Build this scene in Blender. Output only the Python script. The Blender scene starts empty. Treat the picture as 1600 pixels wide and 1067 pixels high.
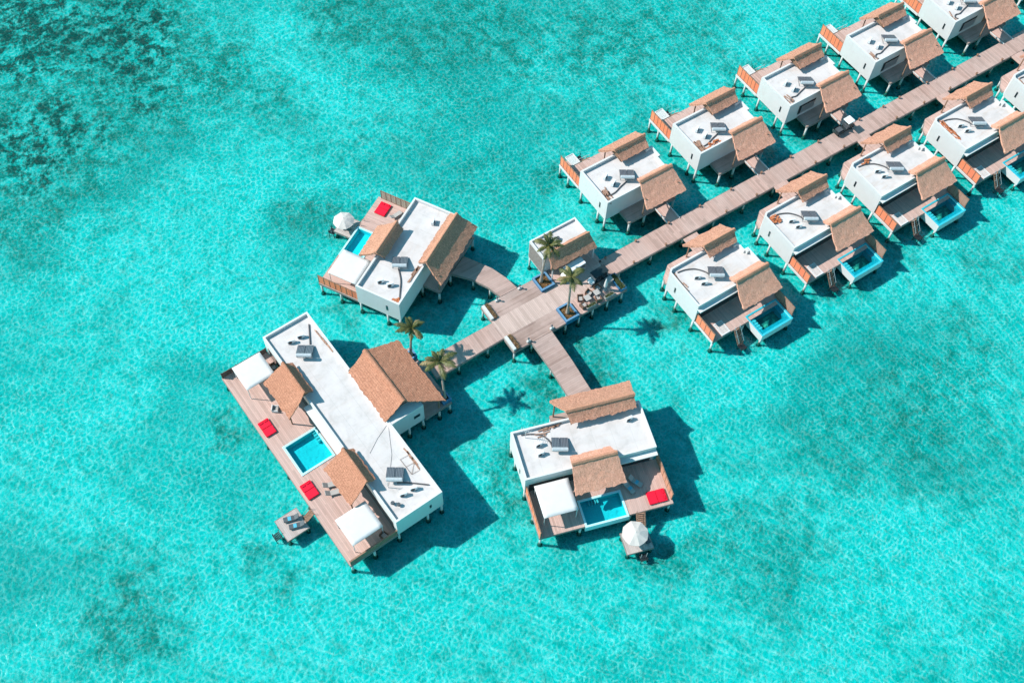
import bpy, bmesh, math, random
from mathutils import Vector, Matrix, noise

random.seed(7)
PI = math.pi
R = math.radians
scene = bpy.context.scene
COL = scene.collection

# ------------------------------------------------------------------ light set-up numbers
SUN_AZ = R(141.0)          # direction towards the sun, measured from +X
SUN_EL = R(44.0)
TO_SUN = Vector((math.cos(SUN_AZ) * math.cos(SUN_EL), math.sin(SUN_AZ) * math.cos(SUN_EL), math.sin(SUN_EL)))
ZW = -2.2                  # water level (deck level is 0)
ZB = -2.85                 # seabed level
SEA_LO, SEA_HI = (0.018, 0.825, 0.81), (0.58, 1.0, 0.99)     # water tint between and along the painted caustic net

# ------------------------------------------------------------------ material helpers
class NT:
    def __init__(self, name):
        self.m = bpy.data.materials.new(name)
        self.m.use_nodes = True
        self.t = self.m.node_tree
        for n in list(self.t.nodes):
            self.t.nodes.remove(n)
        self.out = self.n('ShaderNodeOutputMaterial')

    def n(self, typ, **kw):
        nd = self.t.nodes.new(typ)
        for k, v in kw.items():
            setattr(nd, k, v)
        return nd

    def l(self, a, b):
        self.t.links.new(a, b)

    def coord(self, scale=(1, 1, 1)):
        tc = self.n('ShaderNodeTexCoord')
        mp = self.n('ShaderNodeMapping')
        mp.inputs['Scale'].default_value = scale
        self.l(tc.outputs['Object'], mp.inputs['Vector'])
        return mp.outputs['Vector']

    def own(self, vec):
        """shift the pattern by a different amount on every object"""
        oi = self.n('ShaderNodeObjectInfo')
        sc = self.n('ShaderNodeVectorMath', operation='SCALE')
        sc.inputs[0].default_value = (61.0, 43.0, 29.0)
        self.l(oi.outputs['Random'], sc.inputs['Scale'])
        ad = self.n('ShaderNodeVectorMath', operation='ADD')
        self.l(vec, ad.inputs[0])
        self.l(sc.outputs[0], ad.inputs[1])
        return ad.outputs[0]

    def noise(self, vec, scale, detail=4.0, rough=0.55, dist=0.0):
        nd = self.n('ShaderNodeTexNoise')
        nd.inputs['Scale'].default_value = scale
        nd.inputs['Detail'].default_value = detail
        nd.inputs['Roughness'].default_value = rough
        nd.inputs['Distortion'].default_value = dist
        self.l(vec, nd.inputs['Vector'])
        return nd.outputs['Fac']

    def ramp(self, fac, stops):
        nd = self.n('ShaderNodeValToRGB')
        el = nd.color_ramp.elements
        while len(el) > 1:
            el.remove(el[-1])
        el[0].position, el[0].color = stops[0][0], (*stops[0][1], 1)
        for p, c in stops[1:]:
            e = el.new(p)
            e.color = (*c, 1)
        self.l(fac, nd.inputs['Fac'])
        return nd.outputs['Color']

    def mapr(self, v, a, b, c=0.0, d=1.0, smooth=False):
        nd = self.n('ShaderNodeMapRange')
        if smooth:
            nd.interpolation_type = 'SMOOTHSTEP'
        for i, x in zip(('From Min', 'From Max', 'To Min', 'To Max'), (a, b, c, d)):
            nd.inputs[i].default_value = x
        self.l(v, nd.inputs['Value'])
        return nd.outputs['Result']

    def math(self, op, a, b=None, clamp=False):
        nd = self.n('ShaderNodeMath', operation=op, use_clamp=clamp)
        for i, x in enumerate((a, b)):
            if x is None:
                continue
            if isinstance(x, (int, float)):
                nd.inputs[i].default_value = x
            else:
                self.l(x, nd.inputs[i])
        return nd.outputs[0]

    def mix(self, fac, a, b, blend='MIX'):
        nd = self.n('ShaderNodeMix', data_type='RGBA', blend_type=blend)
        if isinstance(fac, (int, float)):
            nd.inputs[0].default_value = fac
        else:
            self.l(fac, nd.inputs[0])
        for i, x in ((6, a), (7, b)):
            if isinstance(x, tuple):
                nd.inputs[i].default_value = (*x, 1)
            else:
                self.l(x, nd.inputs[i])
        return nd.outputs[2]

    def bump(self, h, strength, dist):
        nd = self.n('ShaderNodeBump')
        nd.inputs['Strength'].default_value = strength
        nd.inputs['Distance'].default_value = dist
        self.l(h, nd.inputs['Height'])
        return nd.outputs['Normal']

    def bsdf(self, col, rough=0.7, normal=None, spec=0.3, metal=0.0):
        nd = self.n('ShaderNodeBsdfPrincipled')
        if isinstance(col, tuple):
            nd.inputs['Base Color'].default_value = (*col, 1)
        else:
            self.l(col, nd.inputs['Base Color'])
        nd.inputs['Roughness'].default_value = rough
        nd.inputs['Specular IOR Level'].default_value = spec
        nd.inputs['Metallic'].default_value = metal
        if normal is not None:
            self.l(normal, nd.inputs['Normal'])
        self.l(nd.outputs[0], self.out.inputs['Surface'])
        return nd


def mat_plain(name, col, rough=0.6, var=0.15, scale=3.0, spec=0.3, metal=0.0):
    t = NT(name)
    v = t.coord()
    f = t.noise(v, scale, 5)
    lo = tuple(c * (1 - var) for c in col)
    hi = tuple(min(1, c * (1 + var)) for c in col)
    t.bsdf(t.ramp(f, [(0.3, lo), (0.7, hi)]), rough, t.bump(f, 0.15, 0.03), spec, metal)
    return t.m


def mat_white(name, col=(0.70, 0.67, 0.66)):
    t = NT(name)
    v = t.coord()
    f = t.noise(t.own(v), 0.8, 6, 0.6)
    st = t.noise(t.own(t.coord((3.0, 3.0, 0.25))), 1.3, 4)
    c = t.ramp(f, [(0.3, tuple(x * 0.95 for x in col)), (0.65, col)])
    c = t.mix(t.mapr(st, 0.58, 0.75, 0, 0.3), c, (0.54, 0.51, 0.48))
    t.bsdf(c, 0.65, None, 0.25)
    return t.m


def mat_roofdeck(name, stain):
    t = NT(name)
    v = t.coord()
    w = t.own(v)
    f = t.noise(w, 0.55, 8, 0.65, 0.4)
    g = t.noise(w, 3.2, 6, 0.7)
    h = t.noise(t.own(t.coord((0.35, 1.6, 1.0))), 1.0, 5, 0.6)
    c = t.ramp(f, [(0.30, (0.53, 0.485, 0.465)), (0.50, (0.64, 0.585, 0.57)), (0.72, (0.69, 0.635, 0.62))])
    c = t.mix(t.mapr(g, 0.56, 0.74, 0, 0.38), c, (0.46, 0.435, 0.42))
    c = t.mix(t.mapr(h, 0.52, 0.72, 0, stain), c, (0.55, 0.42, 0.335))
    # seams of the waterproofing sheets
    sep = t.n('ShaderNodeSeparateXYZ')
    t.l(v, sep.inputs[0])
    fr = t.math('FRACT', t.math('MULTIPLY', sep.outputs[0], 0.42))
    seam = t.math('LESS_THAN', fr, 0.025)
    c = t.mix(t.math('MULTIPLY', seam, 0.35), c, (0.42, 0.40, 0.385))
    t.bsdf(c, 0.75, t.bump(g, 0.2, 0.03), 0.2)
    return t.m


def mat_planks(name, axis, width, cols, joint=0.06, seg=4.2, weather=0.35):
    """timber planks; axis = the coordinate counted across the planks"""
    t = NT(name)
    v = t.coord()
    sep = t.n('ShaderNodeSeparateXYZ')
    t.l(v, sep.inputs[0])
    a = sep.outputs[axis]
    b = sep.outputs[1 - axis]
    q = t.math('DIVIDE', a, width)
    idx = t.math('FLOOR', q)
    wn = t.n('ShaderNodeTexWhiteNoise', noise_dimensions='2D')
    cmb = t.n('ShaderNodeCombineXYZ')
    t.l(idx, cmb.inputs[0])
    # staggered butt joints along each plank
    wj = t.n('ShaderNodeTexWhiteNoise', noise_dimensions='1D')
    t.l(idx, wj.inputs['W'])
    t.l(t.math('FLOOR', t.math('ADD', t.math('DIVIDE', b, seg), wj.outputs['Value'])), cmb.inputs[1])
    t.l(cmb.outputs[0], wn.inputs['Vector'])
    c = t.ramp(wn.outputs['Value'], [(i / (len(cols) - 1), cols[i]) for i in range(len(cols))])
    # groups of boards laid and weathered together
    grp = t.n('ShaderNodeTexWhiteNoise', noise_dimensions='1D')
    t.l(t.math('FLOOR', t.math('DIVIDE', a, width * 7.0)), grp.inputs['W'])
    c = t.mix(t.mapr(grp.outputs['Value'], 0, 1, 0.0, weather), c, (0.47, 0.36, 0.325))
    big = t.noise(v, 0.22, 5, 0.6)
    c = t.mix(t.mapr(big, 0.42, 0.66, 0, weather), c, (0.70, 0.51, 0.45))
    gr = t.noise(t.coord((14, 1.2, 1) if axis == 0 else (1.2, 14, 1)), 1.0, 5, 0.6)
    c = t.mix(t.mapr(gr, 0.45, 0.75, 0, 0.35), c, (0.40, 0.31, 0.28))
    gap = t.math('LESS_THAN', t.math('FRACT', q), joint)
    c = t.mix(t.math('MULTIPLY', gap, 0.6), c, (0.16, 0.12, 0.105))
    t.bsdf(c, 0.8, t.bump(t.math('SUBTRACT', 1.0, gap), 0.5, 0.02), 0.15)
    return t.m


def mat_thatch(name, lo, mid, hi, row=0.0, ax=1.0):
    t = NT(name)
    v = t.coord()
    # strands run down the slope: fine across, long along the slope
    s1 = t.noise(t.coord((11.0, 2.6, 2.6) if ax else (2.6, 11.0, 2.6)), 1.0, 5, 0.75)
    s2 = t.noise(v, 6.5, 5, 0.8)
    s3 = t.noise(t.own(v), 0.8, 5, 0.65, 0.3)
    f = t.math('ADD', t.math('MULTIPLY', s1, 0.5), t.math('MULTIPLY', s2, 0.5))
    c = t.ramp(f, [(0.38, lo), (0.50, mid), (0.63, hi)])
    c = t.mix(t.mapr(s3, 0.45, 0.70, 0, 0.28), c, tuple(x * 0.70 for x in mid))
    c = t.mix(t.mapr(s3, 0.42, 0.25, 0, 0.30), c, tuple(min(1, x * 1.2) for x in hi))
    h = f
    if row:
        sep = t.n('ShaderNodeSeparateXYZ')
        t.l(v, sep.inputs[0])
        wob = t.noise(v, 2.4, 3)
        z = t.math('ADD', sep.outputs[2], t.math('MULTIPLY', wob, 0.09))
        fr = t.math('FRACT', t.math('DIVIDE', z, row))
        edge = t.math('LESS_THAN', fr, 0.22)
        c = t.mix(t.math('MULTIPLY', edge, 0.30), c, tuple(x * 0.45 for x in mid))
        h = t.math('ADD', f, t.math('MULTIPLY', fr, -0.5))
    t.bsdf(c, 0.95, t.bump(h, 1.0, 0.14), 0.0)
    return t.m


M = {}
M['white'] = mat_white('white_render')
M['parasol'] = mat_plain('beige_parasol_cloth', (0.62, 0.56, 0.52), 0.85, 0.06, 1.5)
M['white_fab'] = mat_plain('white_canvas', (0.68, 0.655, 0.645), 0.8, 0.04, 1.2)
M['deckroof'] = mat_roofdeck('white_roof_membrane', 0.22)
M['deckroof_old'] = mat_roofdeck('stained_roof_membrane', 0.5)
PL = [(0.35, 0.22, 0.18), (0.48, 0.305, 0.255), (0.55, 0.355, 0.30), (0.42, 0.265, 0.22)]
M['plank_x'] = mat_planks('planks_across_walkway', 0, 0.30, PL)
M['plank_y'] = mat_planks('planks_lengthwise', 1, 0.20, PL, weather=0.3)
M['plank_d'] = mat_planks('deck_planks', 0, 0.22, [(0.47, 0.295, 0.245), (0.60, 0.38, 0.32), (0.67, 0.43, 0.365), (0.53, 0.33, 0.275)], weather=0.25)
PG = [(0.27, 0.175, 0.145), (0.36, 0.24, 0.20), (0.42, 0.28, 0.24), (0.31, 0.205, 0.17)]
M['plank_g'] = mat_planks('grey_planks', 1, 0.24, PG, weather=0.45)
M['plank_l'] = mat_planks('pale_planks', 0, 0.25, [(0.48, 0.345, 0.295), (0.58, 0.42, 0.365), (0.64, 0.47, 0.41)], weather=0.15)
M['screen'] = mat_planks('orange_timber_screen', 1, 0.98, [(0.90, 0.205, 0.09), (0.95, 0.25, 0.11), (0.97, 0.285, 0.13), (0.92, 0.225, 0.10)], joint=0.05, weather=0.08)
M['screen_b'] = mat_planks('brown_timber_screen', 1, 0.6, [(0.34, 0.17, 0.11), (0.40, 0.20, 0.13)], weather=0.2)
M['timber'] = mat_plain('brown_timber', (0.30, 0.17, 0.115), 0.75, 0.3, 4)
M['timber_d'] = mat_plain('dark_timber', (0.13, 0.085, 0.07), 0.75, 0.3, 4)
M['fascia'] = mat_plain('weathered_fascia', (0.26, 0.22, 0.20), 0.8, 0.2, 3)
M['thatch'] = mat_thatch('thatch', (0.30, 0.14, 0.09), (0.58, 0.28, 0.19), (0.86, 0.45, 0.32))
M['thatch_new'] = mat_thatch('pale_new_thatch', (0.46, 0.215, 0.145), (0.77, 0.37, 0.255), (0.94, 0.52, 0.385))
M['thatch_b'] = mat_thatch('aged_thatch', (0.28, 0.135, 0.085), (0.55, 0.27, 0.18), (0.80, 0.42, 0.295))
M['shingle'] = mat_thatch('palm_shingle', (0.33, 0.14, 0.085), (0.58, 0.26, 0.165), (0.78, 0.385, 0.255), row=0.15, ax=0.0)
M['ridge'] = mat_plain('ridge_thatch', (0.56, 0.26, 0.165), 0.9, 0.25, 6)
M['gable'] = mat_plain('gable_timber', (0.24, 0.13, 0.085), 0.8, 0.3, 5)
M['concrete'] = mat_plain('pale_concrete', (0.62, 0.61, 0.59), 0.8, 0.12, 2)
M['foot'] = mat_plain('algae_footing', (0.10, 0.12, 0.10), 0.9, 0.4, 6)
M['algae'] = mat_plain('algae_band', (0.16, 0.17, 0.12), 0.9, 0.5, 5)
M['black'] = mat_plain('black_plastic', (0.022, 0.026, 0.03), 0.45, 0.2, 4)
M['slate'] = mat_plain('dark_grey_plastic', (0.09, 0.10, 0.11), 0.5, 0.2, 4)
M['steel'] = mat_plain('grey_steel', (0.42, 0.44, 0.46), 0.35, 0.1, 4, 0.5, 0.6)
M['galv'] = mat_plain('galvanised_tank', (0.55, 0.57, 0.59), 0.45, 0.1, 4, 0.5, 0.2)
M['pipe'] = mat_plain('lagged_pipe', (0.10, 0.095, 0.10), 0.7, 0.25, 5)
M['red'] = mat_plain('red_cushion', (0.78, 0.006, 0.035), 0.75, 0.08, 2.5)
M['brick'] = mat_plain('orange_brick', (0.50, 0.17, 0.075), 0.85, 0.35, 7)
M['scrap'] = mat_plain('scrap_timber', (0.36, 0.21, 0.15), 0.85, 0.4, 5)
M['teal_wall'] = mat_plain('blue_tile', (0.03, 0.17, 0.33), 0.4, 0.2, 5, 0.5)
M['soil'] = mat_plain('planter_soil', (0.30, 0.14, 0.06), 0.95, 0.4, 5)
M['trunk'] = mat_plain('palm_trunk', (0.34, 0.28, 0.235), 0.9, 0.3, 7)
M['wicker'] = mat_plain('wicker', (0.20, 0.115, 0.08), 0.85, 0.35, 12)
M['cushion'] = mat_plain('pale_cushion', (0.44, 0.40, 0.375), 0.85, 0.08, 4)
M['skyblue'] = mat_plain('blue_towel', (0.10, 0.42, 0.55), 0.85, 0.1, 4)
M['tyre'] = mat_plain('tyre_rubber', (0.02, 0.02, 0.02), 0.85, 0.2, 5)
M['car_white'] = mat_plain('white_car_paint', (0.80, 0.80, 0.80), 0.25, 0.02, 2, 0.5)
M['car_dark'] = mat_plain('dark_car_paint', (0.02, 0.032, 0.036), 0.3, 0.1, 2, 0.5)
M['dryleaf'] = mat_plain('dry_foliage', (0.23, 0.145, 0.06), 0.9, 0.4, 6)
M['net'] = mat_plain('pale_net', (0.62, 0.62, 0.61), 0.85, 0.1, 6)


def leaf_mat(name, a, b):
    t = NT(name)
    v = t.coord()
    c = t.ramp(t.noise(v, 1.6, 4), [(0.35, a), (0.65, b)])
    t.bsdf(c, 0.5, None, 0.35)
    return t.m


M['frond'] = leaf_mat('palm_frond', (0.055, 0.07, 0.02), (0.17, 0.155, 0.05))
M['frond_dry'] = leaf_mat('palm_frond_dry', (0.22, 0.15, 0.06), (0.36, 0.27, 0.13))
M['shrub'] = leaf_mat('shrub_leaf', (0.05, 0.09, 0.03), (0.16, 0.17, 0.07))

t = NT('window_glass')
t.bsdf((0.02, 0.03, 0.035), 0.08, None, 0.6)
M['glass'] = t.m

t = NT('slatted_panel')          # solar collector: dark absorber strips
v = t.coord()
sep = t.n('ShaderNodeSeparateXYZ')
t.l(v, sep.inputs[0])
st = t.math('LESS_THAN', t.math('FRACT', t.math('MULTIPLY', sep.outputs[0], 5.5)), 0.22)
t.bsdf(t.mix(st, (0.075, 0.085, 0.105), (0.25, 0.265, 0.29)), 0.3, None, 0.5)
M['solar'] = t.m


def mat_pooltile(name, a, b):
    t = NT(name)
    v = t.coord()
    br = t.n('ShaderNodeTexVoronoi', distance='CHEBYCHEV')
    br.inputs['Scale'].default_value = 3.3
    br.inputs['Randomness'].default_value = 0.15
    t.l(v, br.inputs['Vector'])
    wn = t.ramp(t.noise(v, 2.5, 4), [(0.3, a), (0.7, b)])
    c = t.mix(t.mapr(br.outputs['Distance'], 0.40, 0.5, 0, 0.25), wn, tuple(x * 0.7 for x in a))
    t.bsdf(c, 0.35, None, 0.4)
    return t.m


M['pool_tile'] = mat_pooltile('turquoise_pool_tile', (0.09, 0.70, 0.74), (0.10, 0.75, 0.79))
M['pool_rim'] = mat_pooltile('pale_pool_rim', (0.50, 0.78, 0.82), (0.58, 0.83, 0.86))
M['pool_ledge'] = mat_pooltile('teal_pool_ledge', (0.03, 0.45, 0.55), (0.045, 0.52, 0.62))
t = NT('mottled_pool_floor')
v = t.coord()
f = t.noise(v, 1.1, 6, 0.6, 0.6)
t.bsdf(t.ramp(f, [(0.38, (0.04, 0.15, 0.13)), (0.52, (0.09, 0.24, 0.18)), (0.64, (0.40, 0.55, 0.36))]), 0.4, None, 0.4)
M['pool_glassfloor'] = t.m


def mat_watersheet(name, tint, bump_scale, bump_dist, rough=0.06):
    t = NT(name)
    v = t.coord()
    h = t.noise(v, bump_scale, 4, 0.55, 0.3)
    nm = t.bump(h, 1.0, bump_dist)
    fr = t.n('ShaderNodeFresnel')
    fr.inputs['IOR'].default_value = 1.33
    t.l(nm, fr.inputs['Normal'])
    tr = t.n('ShaderNodeBsdfTransparent')
    tr.inputs['Color'].default_value = (*tint, 1)
    gl = t.n('ShaderNodeBsdfGlossy')
    gl.inputs['Roughness'].default_value = rough
    t.l(nm, gl.inputs['Normal'])
    mx = t.n('ShaderNodeMixShader')
    t.l(fr.outputs[0], mx.inputs[0])
    t.l(tr.outputs[0], mx.inputs[1])
    t.l(gl.outputs[0], mx.inputs[2])
    t.l(mx.outputs[0], t.out.inputs['Surface'])
    return t.m


# lagoon surface: a thin rippled sheet; a bright caustic light net is painted into its tint
t = NT('sea_surface')
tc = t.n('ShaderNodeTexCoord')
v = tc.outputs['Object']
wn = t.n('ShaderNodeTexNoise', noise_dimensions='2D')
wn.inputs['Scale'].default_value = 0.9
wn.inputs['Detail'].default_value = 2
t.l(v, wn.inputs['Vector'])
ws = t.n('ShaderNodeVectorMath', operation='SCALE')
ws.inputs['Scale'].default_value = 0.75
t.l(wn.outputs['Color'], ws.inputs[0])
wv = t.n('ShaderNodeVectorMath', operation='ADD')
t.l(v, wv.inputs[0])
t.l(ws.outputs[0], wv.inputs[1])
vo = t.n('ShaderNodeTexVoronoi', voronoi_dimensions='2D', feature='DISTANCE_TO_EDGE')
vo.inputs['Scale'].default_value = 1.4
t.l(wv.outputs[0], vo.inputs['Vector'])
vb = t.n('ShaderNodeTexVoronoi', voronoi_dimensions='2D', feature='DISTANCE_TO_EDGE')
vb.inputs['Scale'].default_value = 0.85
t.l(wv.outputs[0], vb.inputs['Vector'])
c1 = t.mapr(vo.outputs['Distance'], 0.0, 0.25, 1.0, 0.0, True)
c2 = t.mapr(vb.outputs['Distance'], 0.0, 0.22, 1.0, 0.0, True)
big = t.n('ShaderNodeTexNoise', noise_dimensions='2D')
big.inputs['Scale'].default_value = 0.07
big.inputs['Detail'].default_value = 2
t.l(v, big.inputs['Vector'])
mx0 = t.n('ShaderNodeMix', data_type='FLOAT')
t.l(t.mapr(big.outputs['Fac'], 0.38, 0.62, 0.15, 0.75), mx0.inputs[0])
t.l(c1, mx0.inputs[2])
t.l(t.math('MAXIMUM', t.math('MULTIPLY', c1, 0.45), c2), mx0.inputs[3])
caustic_crest = t.math('MULTIPLY', mx0.outputs[0], t.mapr(wn.outputs['Fac'], 0.32, 0.56, 0.45, 1.0))
tint = t.mix(caustic_crest, SEA_LO, SEA_HI)  # caustic light painted as a brighter transparent colour along the net
nm = t.bump(caustic_crest, 0.5, 0.04)
fr = t.n('ShaderNodeFresnel')
fr.inputs['IOR'].default_value = 1.33
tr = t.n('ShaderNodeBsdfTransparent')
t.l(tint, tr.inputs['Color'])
gl = t.n('ShaderNodeBsdfGlossy')
gl.inputs['Roughness'].default_value = 0.2
t.l(nm, gl.inputs['Normal'])
mx = t.n('ShaderNodeMixShader')
t.l(fr.outputs[0], mx.inputs[0])
t.l(tr.outputs[0], mx.inputs[1])
t.l(gl.outputs[0], mx.inputs[2])
t.l(mx.outputs[0], t.out.inputs['Surface'])
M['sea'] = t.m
M['pool_water'] = mat_watersheet('pool_water', (0.32, 0.95, 0.99), 1.4, 0.03)

# seabed: sand ripples, weed and coral patches at their places in the lagoon
REEF = [  # x, y, radius, strength
    (-39.9, 88.8, 26.0, 1.08),
    (-27.4, 77.9, 18.9, 1.05),
    (-46.0, 65.1, 20.6, 1.00),
    (-28.4, 65.9, 16.5, 0.95),
    (-53.3, 53.2, 13.4, 0.78),
    (-19.1, 63.2, 13.7, 0.85),
    (-13.4, 55.0, 8.7, 0.60),
    (6.7, 63.3, 13.3, 0.84),
    (11.7, 53.6, 15.2, 0.76),
    (23.6, 47.8, 15.3, 0.80),
    (37.6, 37.6, 15.3, 0.74),
    (49.7, 31.7, 12.4, 0.60),
    (10.4, 41.8, 11.8, 0.50),
    (-63.4, -8.3, 8.8, 0.72),
    (-61.9, 0.8, 4.6, 0.45),
    (-42.7, 8.6, 4.1, 0.80),
    (-37.1, 6.2, 4.1, 0.62),
    (-47.5, -9.3, 3.8, 0.62),
    (-45.6, -13.8, 3.0, 0.60),
    (-19.6, 30.8, 5.4, 0.78),
    (-13.2, 29.4, 4.5, 0.60),
    (33.3, -37.4, 16.0, 0.60),
    (20.4, -35.7, 9.9, 0.50),
    (43.7, -35.0, 10.4, 0.55),
    (4.8, -41.8, 10.1, 0.50),
    (-6.6, -36.4, 6.2, 0.66),
    (21.1, 6.5, 7.4, 0.80),
    (38.7, 6.5, 7.6, 0.80),
    (54.9, 6.5, 7.8, 0.80),
    (72.0, 5.0, 8.1, 0.80),
    (16.3, 19.1, 6.6, 0.68),
    (33.0, 19.4, 6.8, 0.68),
    (50.7, 19.9, 7.0, 0.68),
    (68.1, 18.7, 6.2, 0.60),
    (0.2, -7.5, 6.0, 0.80),
    (-6.0, -9.2, 5.0, 0.75),
    (14.6, -9.6, 6.1, 0.70),
    (38.7, -16.2, 6.3, 0.65),
    (24.4, -18.1, 5.2, 0.60),
    (-16.1, -15.6, 4.8, 0.75),
    (-18.2, -20.3, 4.7, 0.70),
    (49.3, -15.2, 5.5, 0.60),
    (-0.2, -35.7, 4.7, 0.60),
    (-10.7, 8.8, 5.2, 0.50),
    (-20.7, 13.9, 4.3, 0.60),
    (-3.5, 37.1, 14.2, 0.40),
    (3.4, 23.1, 11.1, 0.45),
    (20.9, 29.2, 9.7, 0.45),
    (59.4, -25.4, 8.2, 0.50),
]
SHOAL = [  # pale sand: x, y, radius, strength
    (-43.8, 30.9, 14.6, 1.00),
    (-19.5, 42.9, 10.2, 0.90),
    (-8.0, 63.4, 8.0, 0.80),
    (-60.0, 9.3, 10.2, 0.50),
    (-38.0, -26.3, 11.9, 0.80),
    (2.4, -54.0, 12.7, 0.80),
    (22.3, -56.8, 9.3, 0.60),
    (-71.7, -5.6, 7.3, 0.60),
    (26.4, 30.3, 11.8, 0.30),
    (-24.2, -7.3, 4.8, 0.30),
    (14.7, -23.4, 6.7, 0.50),
]
t = NT('seabed_sand')
tc = t.n('ShaderNodeTexCoord')
v = tc.outputs['Object']


def n2(scale, detail, rough=0.6, dist=0.0):
    nd = t.n('ShaderNodeTexNoise', noise_dimensions='2D')
    nd.inputs['Scale'].default_value = scale
    nd.inputs['Detail'].default_value = detail
    nd.inputs['Roughness'].default_value = rough
    nd.inputs['Distortion'].default_value = dist
    t.l(v, nd.inputs['Vector'])
    return nd


bw = n2(0.09, 3)
bs = t.n('ShaderNodeVectorMath', operation='SCALE')
bs.inputs['Scale'].default_value = 14.0
t.l(bw.outputs['Color'], bs.inputs[0])
bv = t.n('ShaderNodeVectorMath', operation='ADD')
t.l(v, bv.inputs[0])
t.l(bs.outputs[0], bv.inputs[1])
mask = None
for (x, y, r, s) in REEF:
    d = t.n('ShaderNodeVectorMath', operation='DISTANCE')
    t.l(bv.outputs[0], d.inputs[0])
    d.inputs[1].default_value = (x + 7.0, y + 7.0, 7.0)
    k = t.mapr(d.outputs['Value'], r * 0.2, r * 1.3, s, 0.0, True)
    mask = k if mask is None else t.math('MAXIMUM', mask, k)
shoal = None
for (x, y, r, s) in SHOAL:
    d = t.n('ShaderNodeVectorMath', operation='DISTANCE')
    t.l(bv.outputs[0], d.inputs[0])
    d.inputs[1].default_value = (x + 7.0, y + 7.0, 7.0)
    k = t.mapr(d.outputs['Value'], r * 0.2, r * 1.3, s, 0.0, True)
    shoal = k if shoal is None else t.math('MAXIMUM', shoal, k)
blot = n2(0.46, 6, 0.64, 0.4).outputs['Fac']
fine = n2(1.7, 4, 0.65).outputs['Fac']
soft = n2(0.05, 4, 0.6, 0.5).outputs['Fac']
m0 = t.math('ADD', t.math('MULTIPLY', blot, 0.66), t.math('MULTIPLY', fine, 0.34))
reefn = t.math('ADD', m0, t.math('MULTIPLY', t.math('SUBTRACT', mask, 1.0), 0.30))
soft = t.math('ADD', soft, t.math('MULTIPLY', shoal, 0.16))
sand = t.ramp(soft, [(0.32, (0.52, 0.66, 0.65)), (0.48, (0.80, 0.86, 0.84)), (0.62, (0.97, 0.97, 0.96))])
sand = t.mix(t.mapr(m0, 0.46, 0.64, 0, 0.6), sand, (0.42, 0.50, 0.46))
# weed film over the sand where the reef begins, then the coral heads themselves
c = t.mix(t.math('MULTIPLY', t.mapr(mask, 0.10, 0.75, 0, 1), t.mapr(m0, 0.36, 0.60, 0.25, 1.0)), sand, (0.40, 0.37, 0.33))
c = t.mix(t.mapr(reefn, 0.42, 0.56, 0, 0.48), c, (0.33, 0.34, 0.28))
c = t.mix(t.math('MULTIPLY', t.mapr(reefn, 0.46, 0.58, 0, 0.92), t.mapr(mask, 0.80, 1.0, 0.12, 1.0)), c, (0.20, 0.10, 0.085))
pb = t.bsdf(c, 0.9, t.bump(t.math('ADD', fine, t.math('MULTIPLY', blot, 0.6)), 0.8, 0.28), 0.0)
pb.inputs['Subsurface Weight'].default_value = 0.75     # milky, sand-laden water over the bottom
pb.inputs['Subsurface Radius'].default_value = (1.0, 1.0, 1.0)
pb.inputs['Subsurface Scale'].default_value = 0.55
M['seabed'] = t.m

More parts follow.
